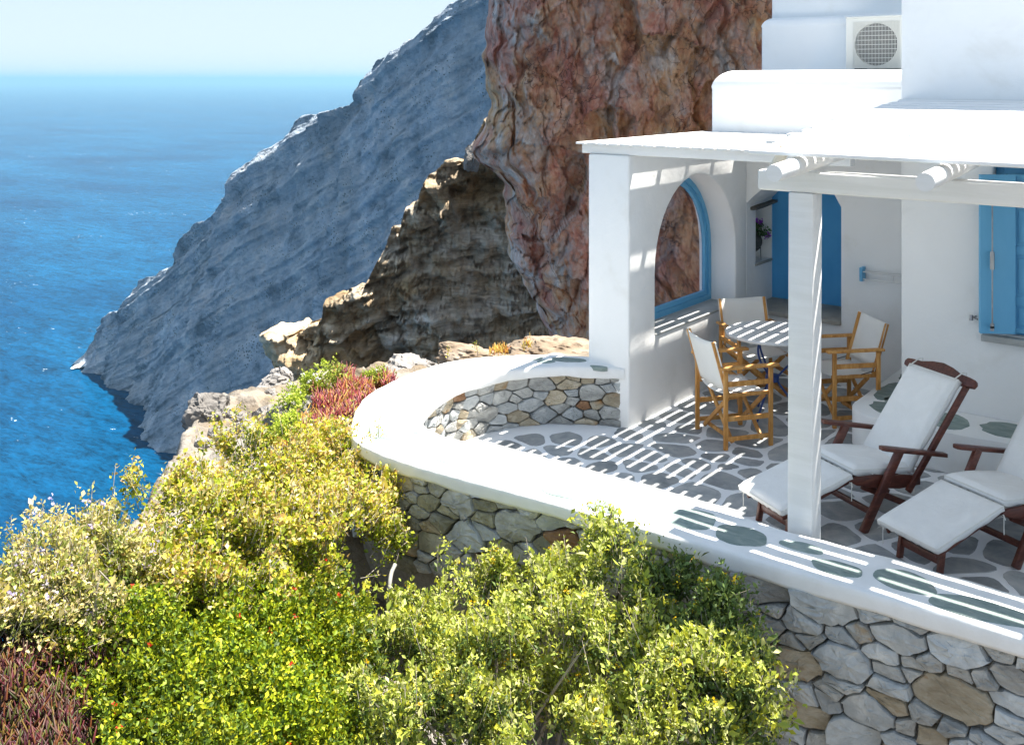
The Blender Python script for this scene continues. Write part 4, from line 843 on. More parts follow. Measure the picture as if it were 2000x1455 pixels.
def mixc(pal, n, jit=.15):
    pal = np.array(pal, float); c = pal[nr.integers(0, len(pal), n)] * 1.25; return np.clip(c * (1 + nr.normal(size=(n, 1)) * jit), .002, .95)
def shoots(blobs, n, L, up, thr, nsc, low=-.35, shell=.35):
    B = np.array([(*at_d(a, b, d), r, rz if len(t) else r) for a, b, d, r, *t in blobs for rz in ([t[0] if t else r])], float)
    w = B[:, 3] ** 2; k = nr.choice(len(B), n, p=w / w.sum()); u = unit(nr.normal(size=(n, 3))); u[:, 2] = np.where(u[:, 2] < low, -u[:, 2], u[:, 2])
    rad = 1 - shell * nr.random(n) ** 1.6 + .42 * nr.random(n) ** 9
    T = B[k, :3] + u * (B[k, 3:4] * np.array([1, 1, 0]) + B[k, 4:5] * np.array([0, 0, 1])) * rad[:, None]
    T = T * 1.0; lump = fbm(T * nsc, 2, 141); T = T + u * (lump * .13)[:, None] + nr.normal(size=T.shape) * .015
    keep = fbm(T * nsc * 1.7 + 50, 2, 143) > thr
    T, u = T[keep], u[keep]
    g_ = unit(u * .75 + np.array([0, 0, up]) + nr.normal(size=u.shape) * .3)
    LL = L * (.6 + .8 * nr.random(len(T)))
    return T, g_, T - g_ * LL[:, None], B
def shrub(name, label, base, blobs, nsh, per, L, up, leaf, pal_in, pal_out, out_t, thr=-.35, nsc=2.2, ntwig=.25, flowers=None, group=None, low=-.35, twigr=.0022, branches=26, shell=.35):
    root = thing(name, label, 'shrub', base, 0, group); bs = Vector(base)
    T, G, B, BL = shoots(blobs, nsh, L, up, thr, nsc, low, shell); n = len(T)
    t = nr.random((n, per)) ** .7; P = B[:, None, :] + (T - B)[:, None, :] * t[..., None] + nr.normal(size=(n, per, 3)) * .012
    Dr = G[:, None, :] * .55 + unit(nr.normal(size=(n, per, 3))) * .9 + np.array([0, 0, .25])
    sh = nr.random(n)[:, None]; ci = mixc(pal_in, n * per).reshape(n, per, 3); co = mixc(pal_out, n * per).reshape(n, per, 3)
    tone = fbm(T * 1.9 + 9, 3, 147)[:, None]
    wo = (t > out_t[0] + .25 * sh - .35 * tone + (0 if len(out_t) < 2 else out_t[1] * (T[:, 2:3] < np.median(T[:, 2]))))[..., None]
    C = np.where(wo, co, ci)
    sz = leaf[0] * np.exp(nr.normal(size=n * per) * .34) * np.repeat(.8 + .5 * nr.random(n), per)
    leaves('foliage', P.reshape(-1, 3), Dr.reshape(-1, 3), sz, sz * leaf[1], C.reshape(-1, 3), M['leaf'], root)
    k = nr.random(n) < ntwig; kind(sticks('twig', B[k], T[k] + G[k] * .01, twigr, twigr * .5, M['twig'], root), 'stuff')
    for _ in range(branches):
        c = BL[rng.randrange(len(BL))]; e = T[rng.randrange(n)]; s = bs + Vector((rng.uniform(-.12, .12), rng.uniform(-.12, .12), 0)); s.z = float(ground_z(np.array([s.x]), np.array([s.y]))[0]) - .02
        e = Vector(min((T[rng.randrange(n)] for _ in range(12)), key=lambda q: (q[0] - c[0]) ** 2 + (q[1] - c[1]) ** 2)); md = s.lerp(e, .5) + Vector((rng.uniform(-.08, .08), rng.uniform(-.08, .08), rng.uniform(-.02, .12)))
        q = [tuple(v) for v in catmull([tuple(s), tuple(s.lerp(md, .5) + Vector((rng.uniform(-.03, .03), rng.uniform(-.03, .03), .03))), tuple(md), tuple(md.lerp(e, .55) + Vector((rng.uniform(-.03, .03),) * 3)), tuple(e)], 3)]
        MB().tube(q, [.012 * (1 - i / len(q)) + .003 for i in range(len(q))], 5).build('branch', M['twig'], root, world=True, smooth=True)
    if flowers:
        nf, fs, fpal, per_f = flowers; k = nr.choice(n, min(nf, n), replace=False)
        Pf = T[k][:, None, :] + nr.normal(size=(len(k), per_f, 3)) * fs * .5 + G[k][:, None, :] * .012
        Df = G[k][:, None, :] * .4 + unit(nr.normal(size=(len(k), per_f, 3))); m_ = len(k) * per_f
        leaves('flower', Pf.reshape(-1, 3), Df.reshape(-1, 3), fs, fs * .85, mixc(fpal, m_), M['leaf'], root)
    return root

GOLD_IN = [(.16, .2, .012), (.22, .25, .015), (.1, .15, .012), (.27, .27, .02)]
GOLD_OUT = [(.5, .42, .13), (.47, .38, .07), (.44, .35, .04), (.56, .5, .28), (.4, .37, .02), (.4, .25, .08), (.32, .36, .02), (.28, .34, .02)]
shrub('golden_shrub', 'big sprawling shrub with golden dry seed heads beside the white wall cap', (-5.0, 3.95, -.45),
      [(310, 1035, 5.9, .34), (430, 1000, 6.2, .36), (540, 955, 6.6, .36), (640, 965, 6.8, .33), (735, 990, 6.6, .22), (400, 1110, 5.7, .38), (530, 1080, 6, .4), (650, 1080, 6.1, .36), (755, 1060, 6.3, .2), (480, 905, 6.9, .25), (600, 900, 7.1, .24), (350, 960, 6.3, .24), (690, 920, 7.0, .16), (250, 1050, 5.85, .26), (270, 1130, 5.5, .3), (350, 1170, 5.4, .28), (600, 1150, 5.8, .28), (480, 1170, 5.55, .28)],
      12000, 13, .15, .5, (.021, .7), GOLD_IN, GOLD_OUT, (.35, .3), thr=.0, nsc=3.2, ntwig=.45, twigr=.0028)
shrub('flowering_shrub', 'pale grey twiggy shrub with lilac flowers at the cliff edge', (-4.75, 2.75, -.35),
      [(25, 1190, 4.9, .25), (110, 1130, 5.2, .27), (200, 1085, 5.5, .3), (260, 1130, 5.4, .3), (90, 1200, 4.95, .2), (180, 1170, 5.1, .24), (-60, 1230, 4.7, .25)],
      3000, 13, .15, .5, (.02, .55), [(.2, .23, .05), (.16, .2, .04), (.24, .25, .07)], [(.48, .4, .16), (.44, .37, .1), (.36, .35, .05), (.5, .42, .24)], (.4,), thr=-.3, nsc=3, ntwig=.5, twigr=.0024, flowers=(70, .02, [(.5, .42, .72), (.6, .52, .8)], 5))
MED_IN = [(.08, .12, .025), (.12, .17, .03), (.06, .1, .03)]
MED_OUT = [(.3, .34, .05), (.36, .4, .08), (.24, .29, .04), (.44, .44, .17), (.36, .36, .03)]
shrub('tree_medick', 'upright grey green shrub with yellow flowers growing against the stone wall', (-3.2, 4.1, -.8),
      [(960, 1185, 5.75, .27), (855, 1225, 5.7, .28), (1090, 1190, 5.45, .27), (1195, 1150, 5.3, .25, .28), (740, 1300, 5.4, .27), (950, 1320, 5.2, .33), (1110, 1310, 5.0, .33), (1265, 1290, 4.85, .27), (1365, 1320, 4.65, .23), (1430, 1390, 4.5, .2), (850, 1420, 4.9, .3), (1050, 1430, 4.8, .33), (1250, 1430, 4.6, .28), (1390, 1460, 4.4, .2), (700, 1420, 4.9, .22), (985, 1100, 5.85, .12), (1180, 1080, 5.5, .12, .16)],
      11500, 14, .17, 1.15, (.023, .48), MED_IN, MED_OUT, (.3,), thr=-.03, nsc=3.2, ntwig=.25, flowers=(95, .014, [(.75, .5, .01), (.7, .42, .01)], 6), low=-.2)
shrub('tree_medick', 'small leafy shrub with yellow flowers at the wall, coloured dark for the pergola shade', (-2.75, 4.5, -.85),
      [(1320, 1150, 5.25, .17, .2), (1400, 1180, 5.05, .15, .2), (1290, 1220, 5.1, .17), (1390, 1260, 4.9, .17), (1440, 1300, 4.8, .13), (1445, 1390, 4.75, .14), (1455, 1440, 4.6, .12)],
      1500, 14, .16, 1.0, (.024, .48), MED_IN, [(.12, .18, .05), (.16, .22, .06), (.2, .24, .05)], (.4,), thr=-.3, nsc=3, ntwig=.3, flowers=(60, .013, [(.7, .45, .01), (.7, .5, .02)], 6), branches=12)  # darker greens for the outer leaves: pergola shade put into their colour
# low bright creeper with red flowers, and the finger-leaved ice plant: ground cover
def cover(name, label, blobs, nsh, per, L, leaf, pal, fl=None, thr=-.6):
    T, G, B, BL = shoots(blobs, nsh, L, .8, thr, 3.5, -.1, .3); n = len(T)
    t = nr.random((n, per)); P = B[:, None] + (T - B)[:, None] * t[..., None] + nr.normal(size=(n, per, 3)) * .01
    Dr = G[:, None] * .6 + unit(nr.normal(size=(n, per, 3))) * .8; sz = leaf[0] * (.6 + .8 * nr.random(n * per))
    tone = np.repeat(1 + .35 * fbm(T * 2.2, 3, 151), per)[:, None]
    o = leaves(name, P.reshape(-1, 3), Dr.reshape(-1, 3), sz, sz * leaf[1], np.clip(mixc(pal, n * per) * tone, .003, .9), M['leaf'], None); kind(tag(o, label, 'ground cover'), 'stuff')
    if fl:
        k = nr.choice(n, fl[0], replace=False); Pf = T[k][:, None] + nr.normal(size=(len(k), 7, 3)) * fl[1] * .35 + np.array([0, 0, .012]); Df = unit(nr.normal(size=(len(k), 7, 3))) + np.array([0, 0, .5])
        f = leaves('flower', Pf.reshape(-1, 3), Df.reshape(-1, 3), fl[1], fl[1] * .7, mixc(fl[2], len(k) * 7), M['leaf'], o)
    return o
cover('creeper', 'bright green creeping ground cover dotted with small red flowers', [(300, 1330, 4.95, .32), (430, 1290, 5.2, .33), (570, 1290, 5.35, .33), (300, 1450, 4.55, .3), (480, 1430, 4.8, .34), (640, 1430, 4.95, .28), (215, 1390, 4.7, .16), (140, 1270, 4.85, .1), (90, 1290, 4.8, .08), (370, 1230, 5.35, .22), (500, 1210, 5.6, .22), (620, 1220, 5.7, .25), (660, 1330, 5.3, .2), (30, 1345, 4.6, .07), (560, 1500, 4.6, .3), (400, 1520, 4.4, .3), (70, 1262, 4.85, .07), (110, 1335, 4.72, .07), (175, 1425, 4.55, .08), (20, 1420, 4.45, .06)],
      9000, 11, .085, (.025, .6), [(.17, .22, .006), (.25, .29, .008), (.08, .13, .008), (.33, .33, .012), (.13, .19, .008), (.05, .09, .01)], (70, .014, [(.75, .03, .02), (.7, .06, .03)]))
cover('grass_tuft', 'light green tufts with white flowers beside the red ice plant', [(612, 752, 8.6, .1), (590, 780, 8.5, .1), (575, 800, 8.4, .07), (727, 735, 8.9, .07), (560, 850, 8.0, .12), (640, 745, 8.7, .07), (530, 860, 8.2, .1)], 900, 10, .06, (.024, .5), [(.26, .32, .03), (.34, .38, .05), (.18, .24, .03)], (20, .02, [(.75, .7, .75)]))
def iceplant(label, spots, n, size, pal):
    S = np.array([(*at_d(a, b, d), r) for a, b, d, r in spots]); w = S[:, 3] ** 2; k = nr.choice(len(S), n, p=w / w.sum())
    a = nr.random(n) * 6.283; rr = np.sqrt(nr.random(n)) * S[k, 3]; A_ = S[k, :3] + np.stack([rr * np.cos(a), rr * np.sin(a), nr.normal(size=n) * .02 + .03 * (1 - (rr / S[k, 3]) ** 2)], -1)
    d = unit(np.stack([nr.normal(size=n) * .45, nr.normal(size=n) * .45, np.ones(n)], -1)); L = size * (.6 + .7 * nr.random(n))
    C = mixc(pal, n, .2); o = sticks('ice_plant', A_ - d * .02, A_ + d * L[:, None], size * .11, size * .035, M['succulent'], None, C); return kind(tag(o, label, 'ground cover'), 'stuff')
ICE = [(.055, .012, .018), (.085, .018, .022), (.1, .035, .012), (.035, .01, .012), (.11, .07, .018), (.1, .06, .045), (.05, .06, .012)]
iceplant('purple red finger leaved ice plant beside the white wall cap', [(650, 790, 8.3, .16), (690, 765, 8.6, .16), (720, 790, 8.2, .12), (640, 830, 7.9, .14), (745, 750, 8.9, .12), (620, 770, 8.6, .1), (680, 815, 8.0, .14), (610, 845, 7.8, .1), (670, 740, 9.0, .1)], 2600, .075, [(.16, .022, .035), (.2, .035, .04), (.24, .08, .02), (.1, .018, .025), (.26, .16, .03)])
iceplant('purple red finger leaved ice plant below the lilac flowering shrub', [(60, 1270, 4.85, .2), (150, 1290, 4.9, .16), (40, 1370, 4.6, .2), (130, 1380, 4.65, .18), (190, 1310, 4.95, .12), (60, 1450, 4.4, .2), (150, 1440, 4.5, .12), (250, 1215, 5.25, .16), (-20, 1330, 4.6, .2)], 3400, .065, ICE)
iceplant('orange brown dry succulent tufts on the pale rocks', [(620, 810, 8.2, .07), (595, 825, 8.1, .08), (975, 688, 10.0, .1), (1030, 676, 10.6, .06), (560, 870, 7.9, .1)], 420, .04, [(.4, .2, .03), (.35, .12, .03), (.3, .26, .04), (.45, .3, .05)])
# dry stalks by the cap
for (a, b, d, h) in ((688, 870, 7.35, .32), (722, 905, 6.9, .25), (735, 890, 7.0, .3), (930, 702, 9.9, .16), (872, 706, 9.6, .14), (646, 872, 7.5, .25)):
    s = at_d(a, b, d); st = thing('dry_stalk', 'thin dry seed stalk standing by the pale rocks and wall cap', 'plant', s - Vector((0, 0, .1)), 0, 'dry stalks by the wall cap')
    q = [s - Vector((0, 0, .1)), s + Vector((.01, .01, h * .5)), s + Vector((rng.uniform(-.04, .04), rng.uniform(-.04, .04), h))]; MB().tube(q, [.004, .003, .002], 5).build('stem', M['twig'], st, world=True)
    Pn = np.array(q[1]) + (np.array(q[2]) - np.array(q[1])) * nr.random((26, 1)) + nr.normal(size=(26, 3)) * .018
    leaves('seed_head', Pn, nr.normal(size=(26, 3)) + np.array([0, 0, .5]), .02, .012, mixc(GOLD_OUT, 26), M['leaf'], st)

# ------------------------------------------------------------------ boulders
def boulder(label, c, r, mat, seed, squash=(1, 1, .75), group=None, ang=.8):
    bm = bmesh.new(); bmesh.ops.create_icosphere(bm, subdivisions=5, radius=1); P = np.array([v.co for v in bm.verts]); 
    f1, f2, idv = worley(P * 1.1 + seed * 3.7, seed); D = 1 + .22 * fbm(P * .9 + seed, 3, seed) + ang * (.22 * (idv - .5) - .12 * f1) + .05 * fbm(P * 4 + seed, 4, seed + 3, ridge=True)
    # flatten some sides so it reads as broken rock
    rr = np.random.default_rng(seed)
    Q = P * D[:, None]
    for _ in range(9):
        n_ = unit(rr.normal(size=3)); h = .62 + .3 * rr.random(); s = Q @ n_; Q = Q - np.maximum(0, s - h)[:, None] * n_ * .85
    Q = Q * (1 + .05 * fbm(P * 6 + seed, 4, seed + 9))[:, None] + unit(P) * facets(P * 2.6 + seed, seed + 5, .1, .12)[:, None]
    Q = Q * np.array(squash) * r * .88
    for v, q in zip(bm.verts, Q): v.co = q
    me = bpy.data.meshes.new('boulder'); bm.to_mesh(me); bm.free()
    for p in me.polygons: p.use_smooth = True
    try: me.set_sharp_from_angle(angle=R(28))
    except Exception: pass
    return tag(link('boulder', me, mat, None, c), label, 'rock', group)
boulder('big pale angular boulder on the cliff edge above the sea', at_d(412, 815, 10.6), .3, M['boulder'], 3, (.85, .9, 1))
boulder('white rock lying between the golden shrub and the ice plant', at_d(565, 825, 8.6), .28, M['boulder'], 8, (1.1, .8, .7))
boulder('chalky rock in the middle of the ice plant', at_d(612, 800, 8.4), .2, M['boulder'], 11, (1, .7, .8))
boulder('smooth white rock at the outer side of the wall cap', at_d(800, 722, 9.9), .27, M['boulder'], 14, (1.25, .9, .62))
boulder('flat sandy slab beside the rounded end of the wall cap', at_d(645, 868, 7.5), .3, M['tanrock'], 17, (1.2, .8, .35))
boulder('long pale ledge rock at the foot of the red cliff', at_d(1090, 690, 11.0), .5, M['tanrock'], 21, (1.4, .9, .42))
boulder('low crumbly ledge rock behind the curved wall cap', at_d(940, 703, 10.6), .42, M['tanrock'], 25, (1.4, .8, .35))
boulder('grey block standing against the layered spur', at_d(540, 790, 11.0), .22, M['boulder'], 29, (1, 1, .9))
for i, (a, b, d, r) in enumerate(((480, 790, 11.2, .2), (505, 775, 11.6, .2), (535, 752, 12.2, .24), (455, 815, 10.6, .17), (520, 810, 10.6, .16), (430, 850, 10.0, .15), (480, 840, 9.9, .14), (400, 870, 9.8, .13), (375, 860, 10.2, .14), (550, 740, 12.8, .2))):
    boulder('small grey stone among the rubble on the rocky ridge', at_d(a, b, d), r, M['boulder'], 40 + i, (1, .9, .7), 'rubble stones on the ridge')
# boulder perched in the notch of the red rock
boulder('rounded pale boulder wedged between the layered spur and the red rock', at_d(921, 310, 37.0), .55, M['boulder'], 61, (.75, .75, 1.1))

# grey hose coming out of the wall foot
hs = [at_d(772, 1102, 6.25), at_d(764, 1120, 6.2), at_d(760, 1150, 6.15), at_d(758, 1190, 6.15), at_d(752, 1240, 6.1)]
tag(MB().tube([tuple(p) for p in catmull([tuple(p) for p in hs], 6)], .013, 10).build('hose', M['hose'], None, smooth=True), 'grey hose curving out of the foot of the stone wall', 'hose')
# surf at the foot of the headland
fx, fy = np.meshgrid(np.linspace(-1, 1, 60), np.linspace(-1, 1, 60), indexing='ij')
def surf(px, py, rx, ry, seed, label):
    c = at_z(px, py, SEA + .15); rad = np.hypot(fx, fy); n_ = fbm(np.stack([fx * 2.5 + seed, fy * 2.5, fx * 0], -1), 4, seed)
    V = np.stack([CA * fx * rx - SA * fy * ry, SA * fx * rx + CA * fy * ry, .2 + np.maximum(0, 1 - rad) * (1.1 + n_) * 1.0], -1)
    F = grid_faces(60, 60); ok = ((1 - rad) * 1.2 + n_ * .8 > .35).ravel(); F = F[ok[F].all(1)]
    o = link('surf', fast_mesh('surf', V, F, smooth=True), M['foam'], None, c); return kind(tag(o, label, 'foam'), 'stuff')
surf(172, 714, 5, 9, 3, 'white surf breaking at the tip of the headland')
surf(235, 738, 6, 2.2, 5, 'thin line of surf along the foot of the headland')
surf(362, 838, 3, 4, 7, 'small surf patch at the near foot of the headland')
surf(300, 765, 5, 1.6, 9, 'thin broken surf in the dark bay of the headland')

for i_, (a, b, rx, ry) in enumerate(((207, 729, 4, 1.4), (262, 750, 5, 1.3), (328, 774, 4, 1.5), (347, 800, 2, 3), (352, 822, 2.5, 2.5), (392, 862, 4, 2))): surf(a, b, rx, ry, 21 + i_, 'streak of broken surf where the headland meets the dark water')
# ------------------------------------------------------------------ furniture
def director_chair(loc, rz, label):
    t = thing('director_chair', label, 'chair', loc, rz, 'folding wooden chairs round the table'); w = .255
    B = lambda name, *bars, mat=M['pine']: [mb for mb in [MB()] if [mb.bar(*b) for b in bars]][0].build(name, mat, t, bevel=.004, seg=1)
    for s in (-1, 1):
        x = s * w
        B('leg', ((x, -.2, 0), (x, -.2, .63), .024, .036, (1, 0, 0))); B('leg', ((x, .2, 0), (x, .2, .635), .024, .036, (1, 0, 0)))
        B('back_post', ((x - s * .026, -.165, .42), (x - s * .026, -.295, .86), .022, .036, (1, 0, 0)))
        o = MB().box(x - .028, x + .028, -.25, .27, .637, .66).build('armrest', M['pine'], t, bevel=.007, seg=2)
        B('side_rail', ((x, -.181, .52), (x, .181, .52), .02, .04, (1, 0, 0))); B('side_rail', ((x, -.181, .245), (x, .181, .245), .02, .04, (1, 0, 0)))
        B('seat_rail', ((x - s * .024, -.2, .425), (x - s * .024, .215, .425), .022, .032, (1, 0, 0)))
        B('foot_rail', ((x, -.181, .085), (x, .181, .085), .02, .035, (1, 0, 0)))
        MB().tube([(x - s * .014, -.19, .47), (x - s * .014, -.05, .44)], .004, 6).build('strut', M['black'], t)
    for y, sg_ in ((-.15, 1), (.165, -1)):
        B('cross_leg', ((-w + .03, y, .045), (w - .035, y, .41), .022, .036, (0, 1, 0))); B('cross_leg', ((w - .03, y + .024 * sg_, .045), (-w + .035, y + .024 * sg_, .41), .022, .036, (0, 1, 0)))
    B('stretcher', ((-w + .02, -.12, .06), (w - .02, -.12, .06), .022, .03, (0, 1, 0)))
    # canvas seat sags between its rails, canvas back wraps the posts
    nx = 13
    def cloth(f, name):
        V = np.array([[f(u, v) for v in np.linspace(0, 1, 8)] for u in np.linspace(-1, 1, nx)]); th = np.array([0, 0, -.006]) if name == 'seat' else np.array([0, .006, 0])
        Vb = V + th; n = nx * 8; Fq = grid_faces(nx, 8); i = np.arange(n).reshape(nx, 8); rim = np.concatenate([i[:, 0], i[-1, 1:], i[-2::-1, -1], i[0, -2:0:-1]]); rn = np.roll(rim, -1)
        F = np.concatenate([Fq, Fq[:, ::-1] + n, np.stack([rim, rim + n, rn + n, rn], -1)]); return link(name, fast_mesh(name, np.concatenate([V.reshape(-1, 3), Vb.reshape(-1, 3)]), F, smooth=True), M['canvas'], t)
    cloth(lambda u, v: (u * (w - .02), -.185 + .385 * v, .446 - .035 * (1 - u * u) + .004 * math.sin(9 * v + 3 * u)), 'seat')
    cloth(lambda u, v: (u * (w - .008), -.187 - .116 * v - .022 * (1 - abs(u) ** 3) + (.016 if abs(u) > .97 else 0), .462 + .40 * v - .012 * (1 - u * u) * v), 'backrest')
    return t
cA, cB = Vector(at_z(1362.6, 839.5, 0)), Vector(at_z(1417, 880, 0))
rz1 = math.atan2((cB - cA).y, (cB - cA).x)
def from_back(mx, my, rz): return (mx - math.sin(rz) * .2, my + math.cos(rz) * .2, .005)
bm_ = (cA + cB) / 2
director_chair(from_back(bm_.x, bm_.y, rz1), rz1, 'folding wooden chair with its white canvas back to the parapet')
director_chair((-4.02, 8.94, .005), R(-130), 'folding wooden chair between the round table and the arched window')
director_chair((-3.17, 8.85, .005), R(137), 'folding wooden chair under the drying rack, partly behind the square post')
tb = thing('bistro_table', 'round white bistro table on curved navy blue metal legs', 'table', (-3.675, 8.53, .005), .4)
MB().lathe([(.36, .705), (.395, .708), (.402, .716), (.402, .73), (.397, .737), (.30, .739), (.02, .739)], 48).build('table_top', M['marble'], tb, smooth=True)
for k_ in range(3):
    a = k_ * 2.0944; pr_ = [(.20, .70), (.235, .62), (.2, .52), (.11, .42), (.05, .345), (.055, .29), (.12, .2), (.2, .09), (.25, 0)]
    MB().tube([tuple(q) for q in catmull([(r_ * math.cos(a), r_ * math.sin(a), z) for r_, z in pr_], 5)], .0095, 8).build('leg', M['navy'], tb, smooth=True)
MB().lathe([(.045, .30), (.06, .305), (.06, .355), (.045, .36)], 16).build('collar', M['navy'], tb, smooth=True)
MB().lathe([(.19, .692), (.215, .692), (.215, .704), (.19, .704)], 24).build('top_ring', M['navy'], tb)

def lounger(loc, rz, label):
    t = thing('deck_lounger', label, 'lounger', loc, rz, 'cushioned deck loungers under the pergola'); mh = M['mahogany']
    def B(name, *bars, bev=.006): 
        mb = MB()
        for b in bars: mb.bar(*b)
        return mb.build(name, mh, t, bevel=bev, seg=2)
    def pad(name, p0, p1, w0, w1, th, seed, r=.02):
        # a stuffed cushion between two cross lines, a little uneven
        p0 = Vector(p0); p1 = Vector(p1); d = (p1 - p0).normalized(); n_ = Vector((1, 0, 0)).cross(d).normalized()
        if n_.z < 0: n_ = -n_
        nu, nv = 18, 20; V = []; 
        for side in (1, 0):
            for i in range(nu):
                for j in range(nv):
                    u = -1 + 2 * i / (nu - 1); v = j / (nv - 1); w_ = w0 + (w1 - w0) * v; e = max(0, (abs(u) - .86) / .14); f_ = max(0, (abs(2 * v - 1) - .88) / .12); k2 = max(0, 1 - e * e) ** .5 * max(0, 1 - f_ * f_) ** .5
                    hgt = (.55 + .45 * k2) * th + .006 * math.sin(5 * u + seed) * math.sin(6 * v + seed) * k2 if side else -.004 * math.sin(23 * u + seed) * (1 if f_ > 0 else 0) - .004 * math.sin(19 * v) * (1 if e > 0 else 0)
                    ins = (1 - .02 * (1 - k2)) if side else 1
                    V.append(Vector((u * w_ * ins, 0, 0)) + p0 + (p1 - p0) * v + n_ * hgt)
        n0 = nu * nv; Fq = grid_faces(nu, nv); ii = np.arange(n0).reshape(nu, nv); rim = np.concatenate([ii[:, 0], ii[-1, 1:], ii[-2::-1, -1], ii[0, -2:0:-1]]); rn = np.roll(rim, -1)
        F = np.concatenate([Fq, Fq[:, ::-1] + n0, np.stack([rim, rim + n0, rn + n0, rn], -1)])
        o_ = link(name, fast_mesh(name, np.array([tuple(v) for v in V]), F, smooth=True), M['cushion'], t)
        MB().tube([V[i_] for i_ in rim] + [V[rim[0]]], .0042, 5).build('piping', M['rope'], o_, smooth=True)
        return o_
    for s in (-1, 1):
        B('foot_rail', ((s * .185, .0, .17), (s * .185, .53, .325), .022, .045, (1, 0, 0)))
        B('foot_leg', ((s * .15, .07, 0), (s * .15, .10, .185), .026, .042, (1, 0, 0)))
        mb = MB(); prf = [(.50, .335), (.56, .352), (.72, .345), (1.10, .29), (1.10, .225), (.92, .225), (.72, .26), (.56, .30)]
        mb.prism([(s * .225 - .013, a, b) for a, b in prf], (.026, 0, 0)).build('seat_rail', mh, t, bevel=.006)
        B('main_leg', ((s * .262, .585, 0), (s * .262, .90, .50), .03, .062, (1, 0, 0)))
        B('rear_leg', ((s * .19, .64, .27), (s * .19, 1.22, 0), .024, .042, (1, 0, 0)))
        B('back_stile', ((s * .245, .98, .2), (s * .245, 1.52, .86), .026, .045, (1, 0, 0)))
        mb = MB(); aw = [(-.018, 0), (-.03, .03), (-.032, .12), (-.026, .35), (-.024, .56), (.024, .56), (.026, .35), (.032, .12), (.03, .03), (.018, 0)]
        mb.prism([(s * .285 + a, .71 + b, .556 - .22 * b - .028) for a, b in aw], (0, 0, .028)).build('armrest', mh, t, bevel=.005)
    B('foot_bar', ((-.137, .085, .10), (.137, .085, .10), .02, .05, (0, 1, 0))); B('foot_bar', ((-.174, .05, .172), (.174, .05, .172), .03, .02, (0, 1, 0)))
    B('stretcher', ((-.247, .66, .12), (.247, .66, .12), .022, .042, (0, 1, 0)))
    for a in (.2, .34, .46): B('slat', ((-.174, a, .17 + .29 * a), (.174, a, .17 + .29 * a), .05, .014, (0, 1, 0)), bev=.002)
    for a in (.62, .76, .9): B('slat', ((-.212, a, .372 - .18 * (a - .6)), (.212, a, .372 - .18 * (a - .6)), .06, .012, (0, 1, 0)), bev=.002)
    # carved top rail
    crest = [(-.315, -.012), (-.325, .02), (-.31, .045), (-.26, .052), (-.18, .056), (-.09, .082), (0, .094), (.09, .082), (.18, .056), (.26, .052), (.31, .045), (.325, .02), (.315, -.012), (.25, -.02), (0, -.025), (-.25, -.02)]
    dv = Vector((0, .633, .774)); nv_ = Vector((0, .774, -.633)); o0 = Vector((0, 1.50, .855))
    MB().prism([o0 + Vector((a, 0, 0)) + dv * b - nv_ * .018 for a, b in crest], nv_ * .036).build('top_rail', mh, t, bevel=.008)
    pad('foot_cushion', (0, -.03, .195), (0, .53, .345), .232, .235, .055, 1.0); pad('seat_cushion', (0, .54, .372), (0, 1.06, .31), .228, .222, .055, 2.3)
    pad('back_cushion', (0, 1.02, .305), (0, 1.478, .865), .222, .228, .06, 4.1)
    for s in (-1, 1):
        p = o0 + Vector((s * .2, 0, 0)); a = [p - nv_ * .075 - dv * .03, p - nv_ * .03 + dv * .06, p + dv * .082, p + nv_ * .03 + dv * .03]
        MB().tube(a, .0045, 5).build('tie', M['rope'], t)
    for x, y, z in ((.235, .515, .33), (.225, 1.05, .30), (-.21, -.01, .20)):
        MB().tube([(x, y, z), (x + .012, y - .01, z - .03), (x + .006, y - .004, z - .07), (x + .014, y - .012, z - .115)], .0032, 5).tube([(x, y, z), (x + .03, y - .02, z - .02), (x + .002, y, z - .012), (x - .02, y - .022, z - .028), (x, y, z)], .0028, 5).build('tie', M['rope'], t)
    return t
lounger((-2.771, 6.298, .005), -.517, 'dark wood lounger with white cushions beside the square post')
lounger((-1.854, 6.34, .005), -.459, 'dark wood lounger with white cushions below the shuttered window')

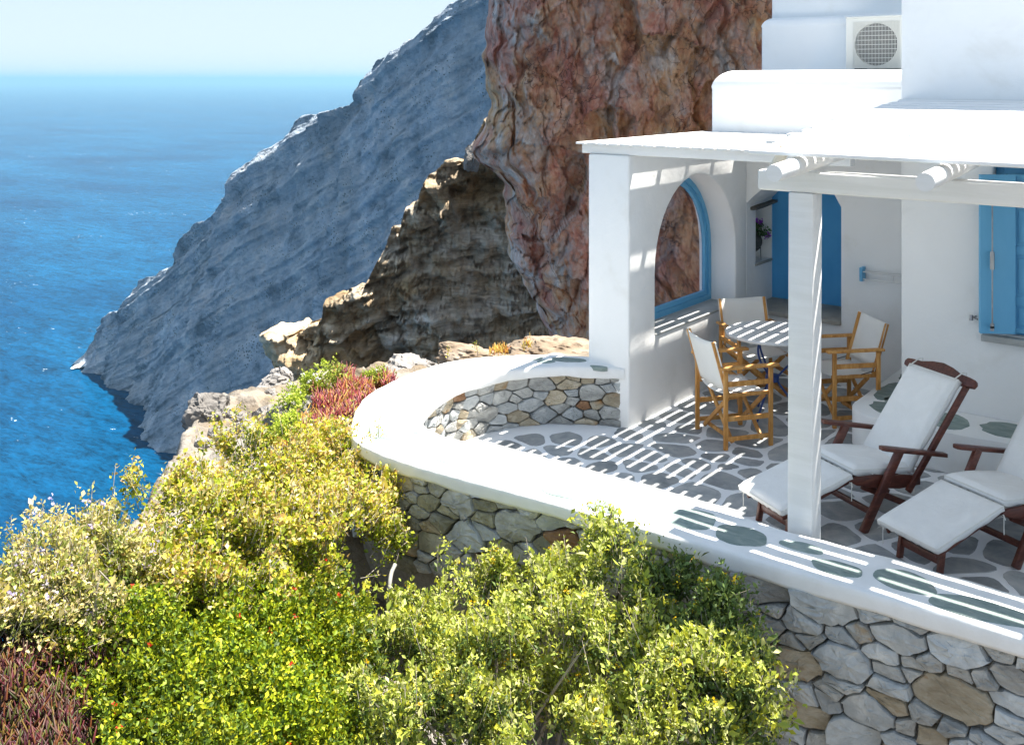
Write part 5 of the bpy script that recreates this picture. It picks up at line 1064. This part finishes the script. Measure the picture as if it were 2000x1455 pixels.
# clay jar with purple flowers in the niche
pot = thing('clay_jar', 'dark clay jar on a wire stand with purple flowers in the wall niche', 'jar', (-4.6, 10.17, 1.04))
Pn = lambda mb, n, mt, **k: mb.build(n, mt, pot, **k)
Pn(MB().lathe([(.045, .1), (.075, .13), (.098, .18), (.1, .215), (.085, .255), (.06, .275), (.052, .29), (.064, .305), (.06, .31), (.045, .3)], 24), 'jar', M['clay'], smooth=True)
for k_ in range(3): a = k_ * 2.0944 + .5; Pn(MB().tube([(.085 * math.cos(a), .085 * math.sin(a), 0), (.08 * math.cos(a), .08 * math.sin(a), .14)], .004, 6), 'stand_leg', M['black'])
Pn(MB().tube([(.082 * math.cos(a), .082 * math.sin(a), .135) for a in np.linspace(0, 6.283, 20)], .004, 6), 'stand_ring', M['black'])
for o_ in range(9): 
    e = (rng.uniform(-.05, .12), rng.uniform(-.09, .12), rng.uniform(.34, .44)) if o_ < 7 else (.1 + .05 * (o_ - 7), .05, .27)
    Pn(MB().tube([(0, 0, .29), (e[0] * .4, e[1] * .4, .35), e], .003, 5), 'stem', M['twig'])
lp = nr.normal(size=(190, 3)) * np.array([.04, .05, .035]) + np.array([.02, .01, .35]); l2 = nr.normal(size=(60, 3)) * np.array([.025, .03, .02]) + np.array([.11, .05, .28])
pl_ = np.array(pot.location)
leaves('foliage', np.concatenate([lp, l2]) + pl_, nr.normal(size=(250, 3)) + np.array([0, 0, .4]), .035, .026, mixc([(.03, .08, .02), (.05, .11, .03)], 250), M['leaf'], pot)
fp_ = np.concatenate([nr.normal(size=(60, 3)) * .014 + q for q in ((.03, -.02, .43), (.05, .07, .4), (.14, .06, .27))]) + pl_
leaves('flower', fp_, nr.normal(size=(180, 3)), .022, .02, mixc([(.25, .04, .42), (.35, .06, .5)], 180), M['leaf'], pot)

# ------------------------------------------------------------------ air between here and the horizon
hz = MB().box(-69000, 69000, -69000, 69000, SEA - 8, 62).build('haze', None); hz.data.materials.clear(); kind(hz, 'stuff')
m = bpy.data.materials.new('haze'); m.use_nodes = True; m.node_tree.nodes.clear(); no = m.node_tree.nodes.new('ShaderNodeOutputMaterial'); v = m.node_tree.nodes.new('ShaderNodeVolumePrincipled')
v.inputs['Color'].default_value = (.27, .47, .58, 1); v.inputs['Density'].default_value = .00014; v.inputs['Anisotropy'].default_value = .2
m.node_tree.links.new(v.outputs[0], no.inputs['Volume']); hz.data.materials.append(m)
